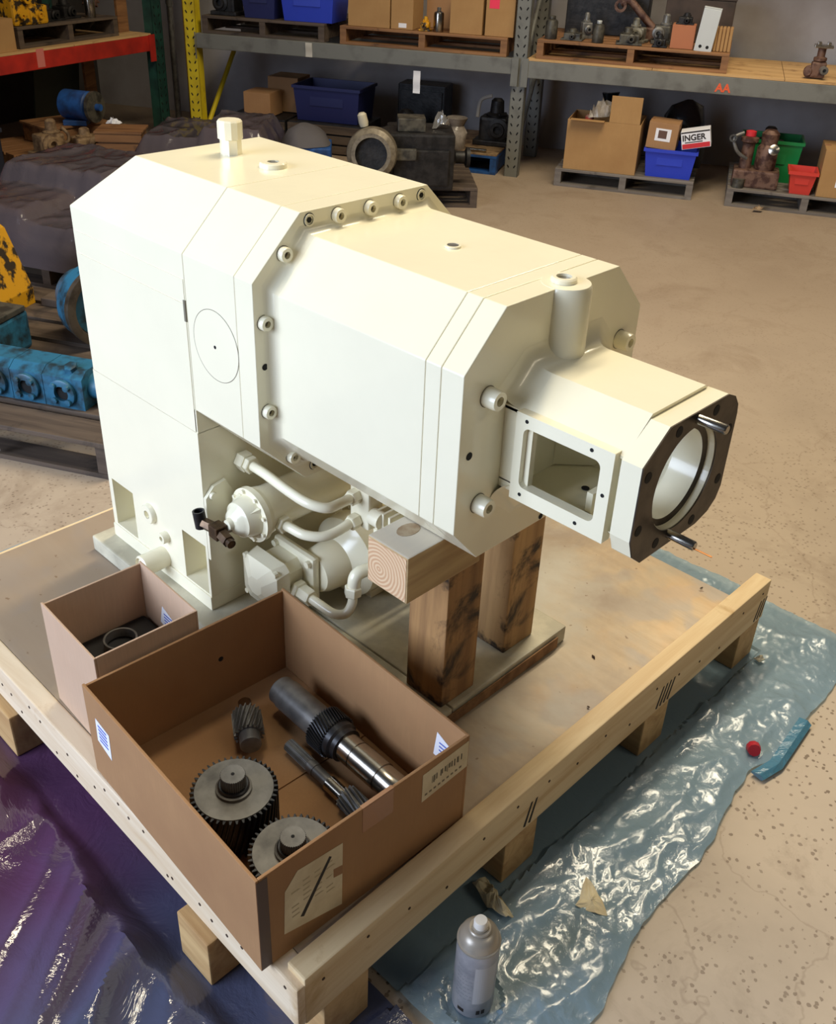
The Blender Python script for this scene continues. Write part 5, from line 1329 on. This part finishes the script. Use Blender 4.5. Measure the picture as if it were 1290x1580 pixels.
bm = B(); add_lathe(bm, [(.020, 0), (.020, .02), (.012, .022)], (-.19, .20, .112), (0, -.4, 1), 6); lobj('hex_plug', bm, blue_paint, t)
P_(t, 0, 0, .1175)
t = thing('blue_ring_pump', 'large blue pump housing with a greasy open ring beside the machine leg', 'pump')
bm = B(); add_lathe(bm, [(.07, -.17), (.09, -.16), (.115, -.08), (.135, -.06), (.138, -.02), (.138, .0)], (0, 0, .14), (1, -.55, 0), 40); lobj('housing', bm, blue_paint, t, True)
grease = simple('greasy_rim', (96, 86, 74), .4, .3, (60, 52, 44), 20)
bm = B(); add_lathe(bm, [(.138, .0), (.141, .004), (.141, .028), (.120, .030), (.112, .028), (.108, .0)], (0, 0, .14), (1, -.55, 0), 48, False); lobj('open_rim', bm, grease, t, True)
bm = B(); add_lathe(bm, [(.109, .012), (.10, -.02), (.04, -.03), (.035, .01), (0, .012)], (0, 0, .14), (1, -.55, 0), 32, False); lobj('inner_rotor', bm, casting_dark, t, True)
P_(t, -.36, .64, .1175)
t = thing('blue_pump', 'blue pump with a round end flange behind the valve bank', 'pump')
bm = B(); add_box(bm, -.02, .20, .0, .16, 0, .13, .012); lobj('body', bm, blue_paint, t)
bm = B(); add_lathe(bm, [(.085, -.01), (.085, .02), (.06, .024), (.055, .06), (.0, .06)], (.03, .03, .15), (-.3, -1, .25), 28); lobj('round_flange', bm, blue_paint, t, True)
bm = B(); add_box(bm, .06, .20, .01, .15, .1305, .150, .003); lobj('top_plate', bm, casting, t)
bm = B(); add_lathe(bm, [(.030, 0), (.030, .03), (.026, .034)], (.10, 0, .045), (0, -1, 0), 6); lobj('hex_cap', bm, blue_paint, t)
for k in range(4):
    bm = B(); add_lathe(bm, [(.011, 0), (.010, .012), (0, .013)], (.0+.05*k, .0, .12), (0, -1, .1), 8); lobj('bolt', bm, blue_paint, t)
P_(t, -.78, .37, .1175)
t = thing('yellow_housing', 'chipped yellow machine housing at the left edge behind the blue pump', 'machine part')
bm = B(); add_hull(bm, [(x, y, z) for y in (0, .18) for x, z in ((-.14, 0), (.13, 0), (.13, .06), (.08, .14), (.05, .28), (-.02, .32), (-.14, .30))]); lobj('housing', bm, yellow_worn, t)
for x, z, r in ((.07, .17, .030), (.02, .10, .035), (.09, .04, .025)):
    bm = B(); add_lathe(bm, [(r, -.01), (r, .022), (r*.55, .022), (r*.55, .004), (0, .004)], (x, 0, z), (0, -1, 0), 20); lobj('port', bm, yellow_worn, t, True)
bm = B(); add_box(bm, -.1, .0, -.004, 0, .02, .2, .001); lobj('dark_panel', bm, casting_dark, t)
P_(t, -.95, .70, .1175)
t = thing('weathered_board', 'loose weathered board lying between blue pump and wrapped load', 'board'); bm = B(); add_box(bm, 0, .5, 0, .14, 0, .03, .003); lobj('board', bm, old_wood, t); P_(t, -.78, .86, .1175)

# ------------------------------------------------------------------ repeats share a group
GR = {'wooden_pallet': 'wooden pallets in the shop', 'carton': 'cartons on the racks', 'blue_bin': 'blue plastic bins', 'navy_bin': 'dark plastic bins', 'dark_casting': 'dark castings on the racks',
      'timber_post': 'timber posts under the machine', 'steel_ring': 'rings in the small carton', 'helical_gear': 'helical gears in the large carton', 'metal_jar': 'jars on the right shelf', 'valve_casting': 'castings on the right shelf',
      'tan_casting': 'tan castings below the red beam', 'wrapped_load': 'stretch-wrapped loads', 'leaning_board': 'boards leaning at the racks', 'low_crate': 'low dark crates', 'debris_crumb': 'debris on the deck',
      'paper_scrap': 'paper scraps on the sheet', 'hanging_strip': 'pale strips on the left bay beam'}
for o in list(D.objects):
    if o.parent is None and 'label' in o and 'group' not in o:
        g = GR.get(o.name.split('.')[0])
        if g: o['group'] = g
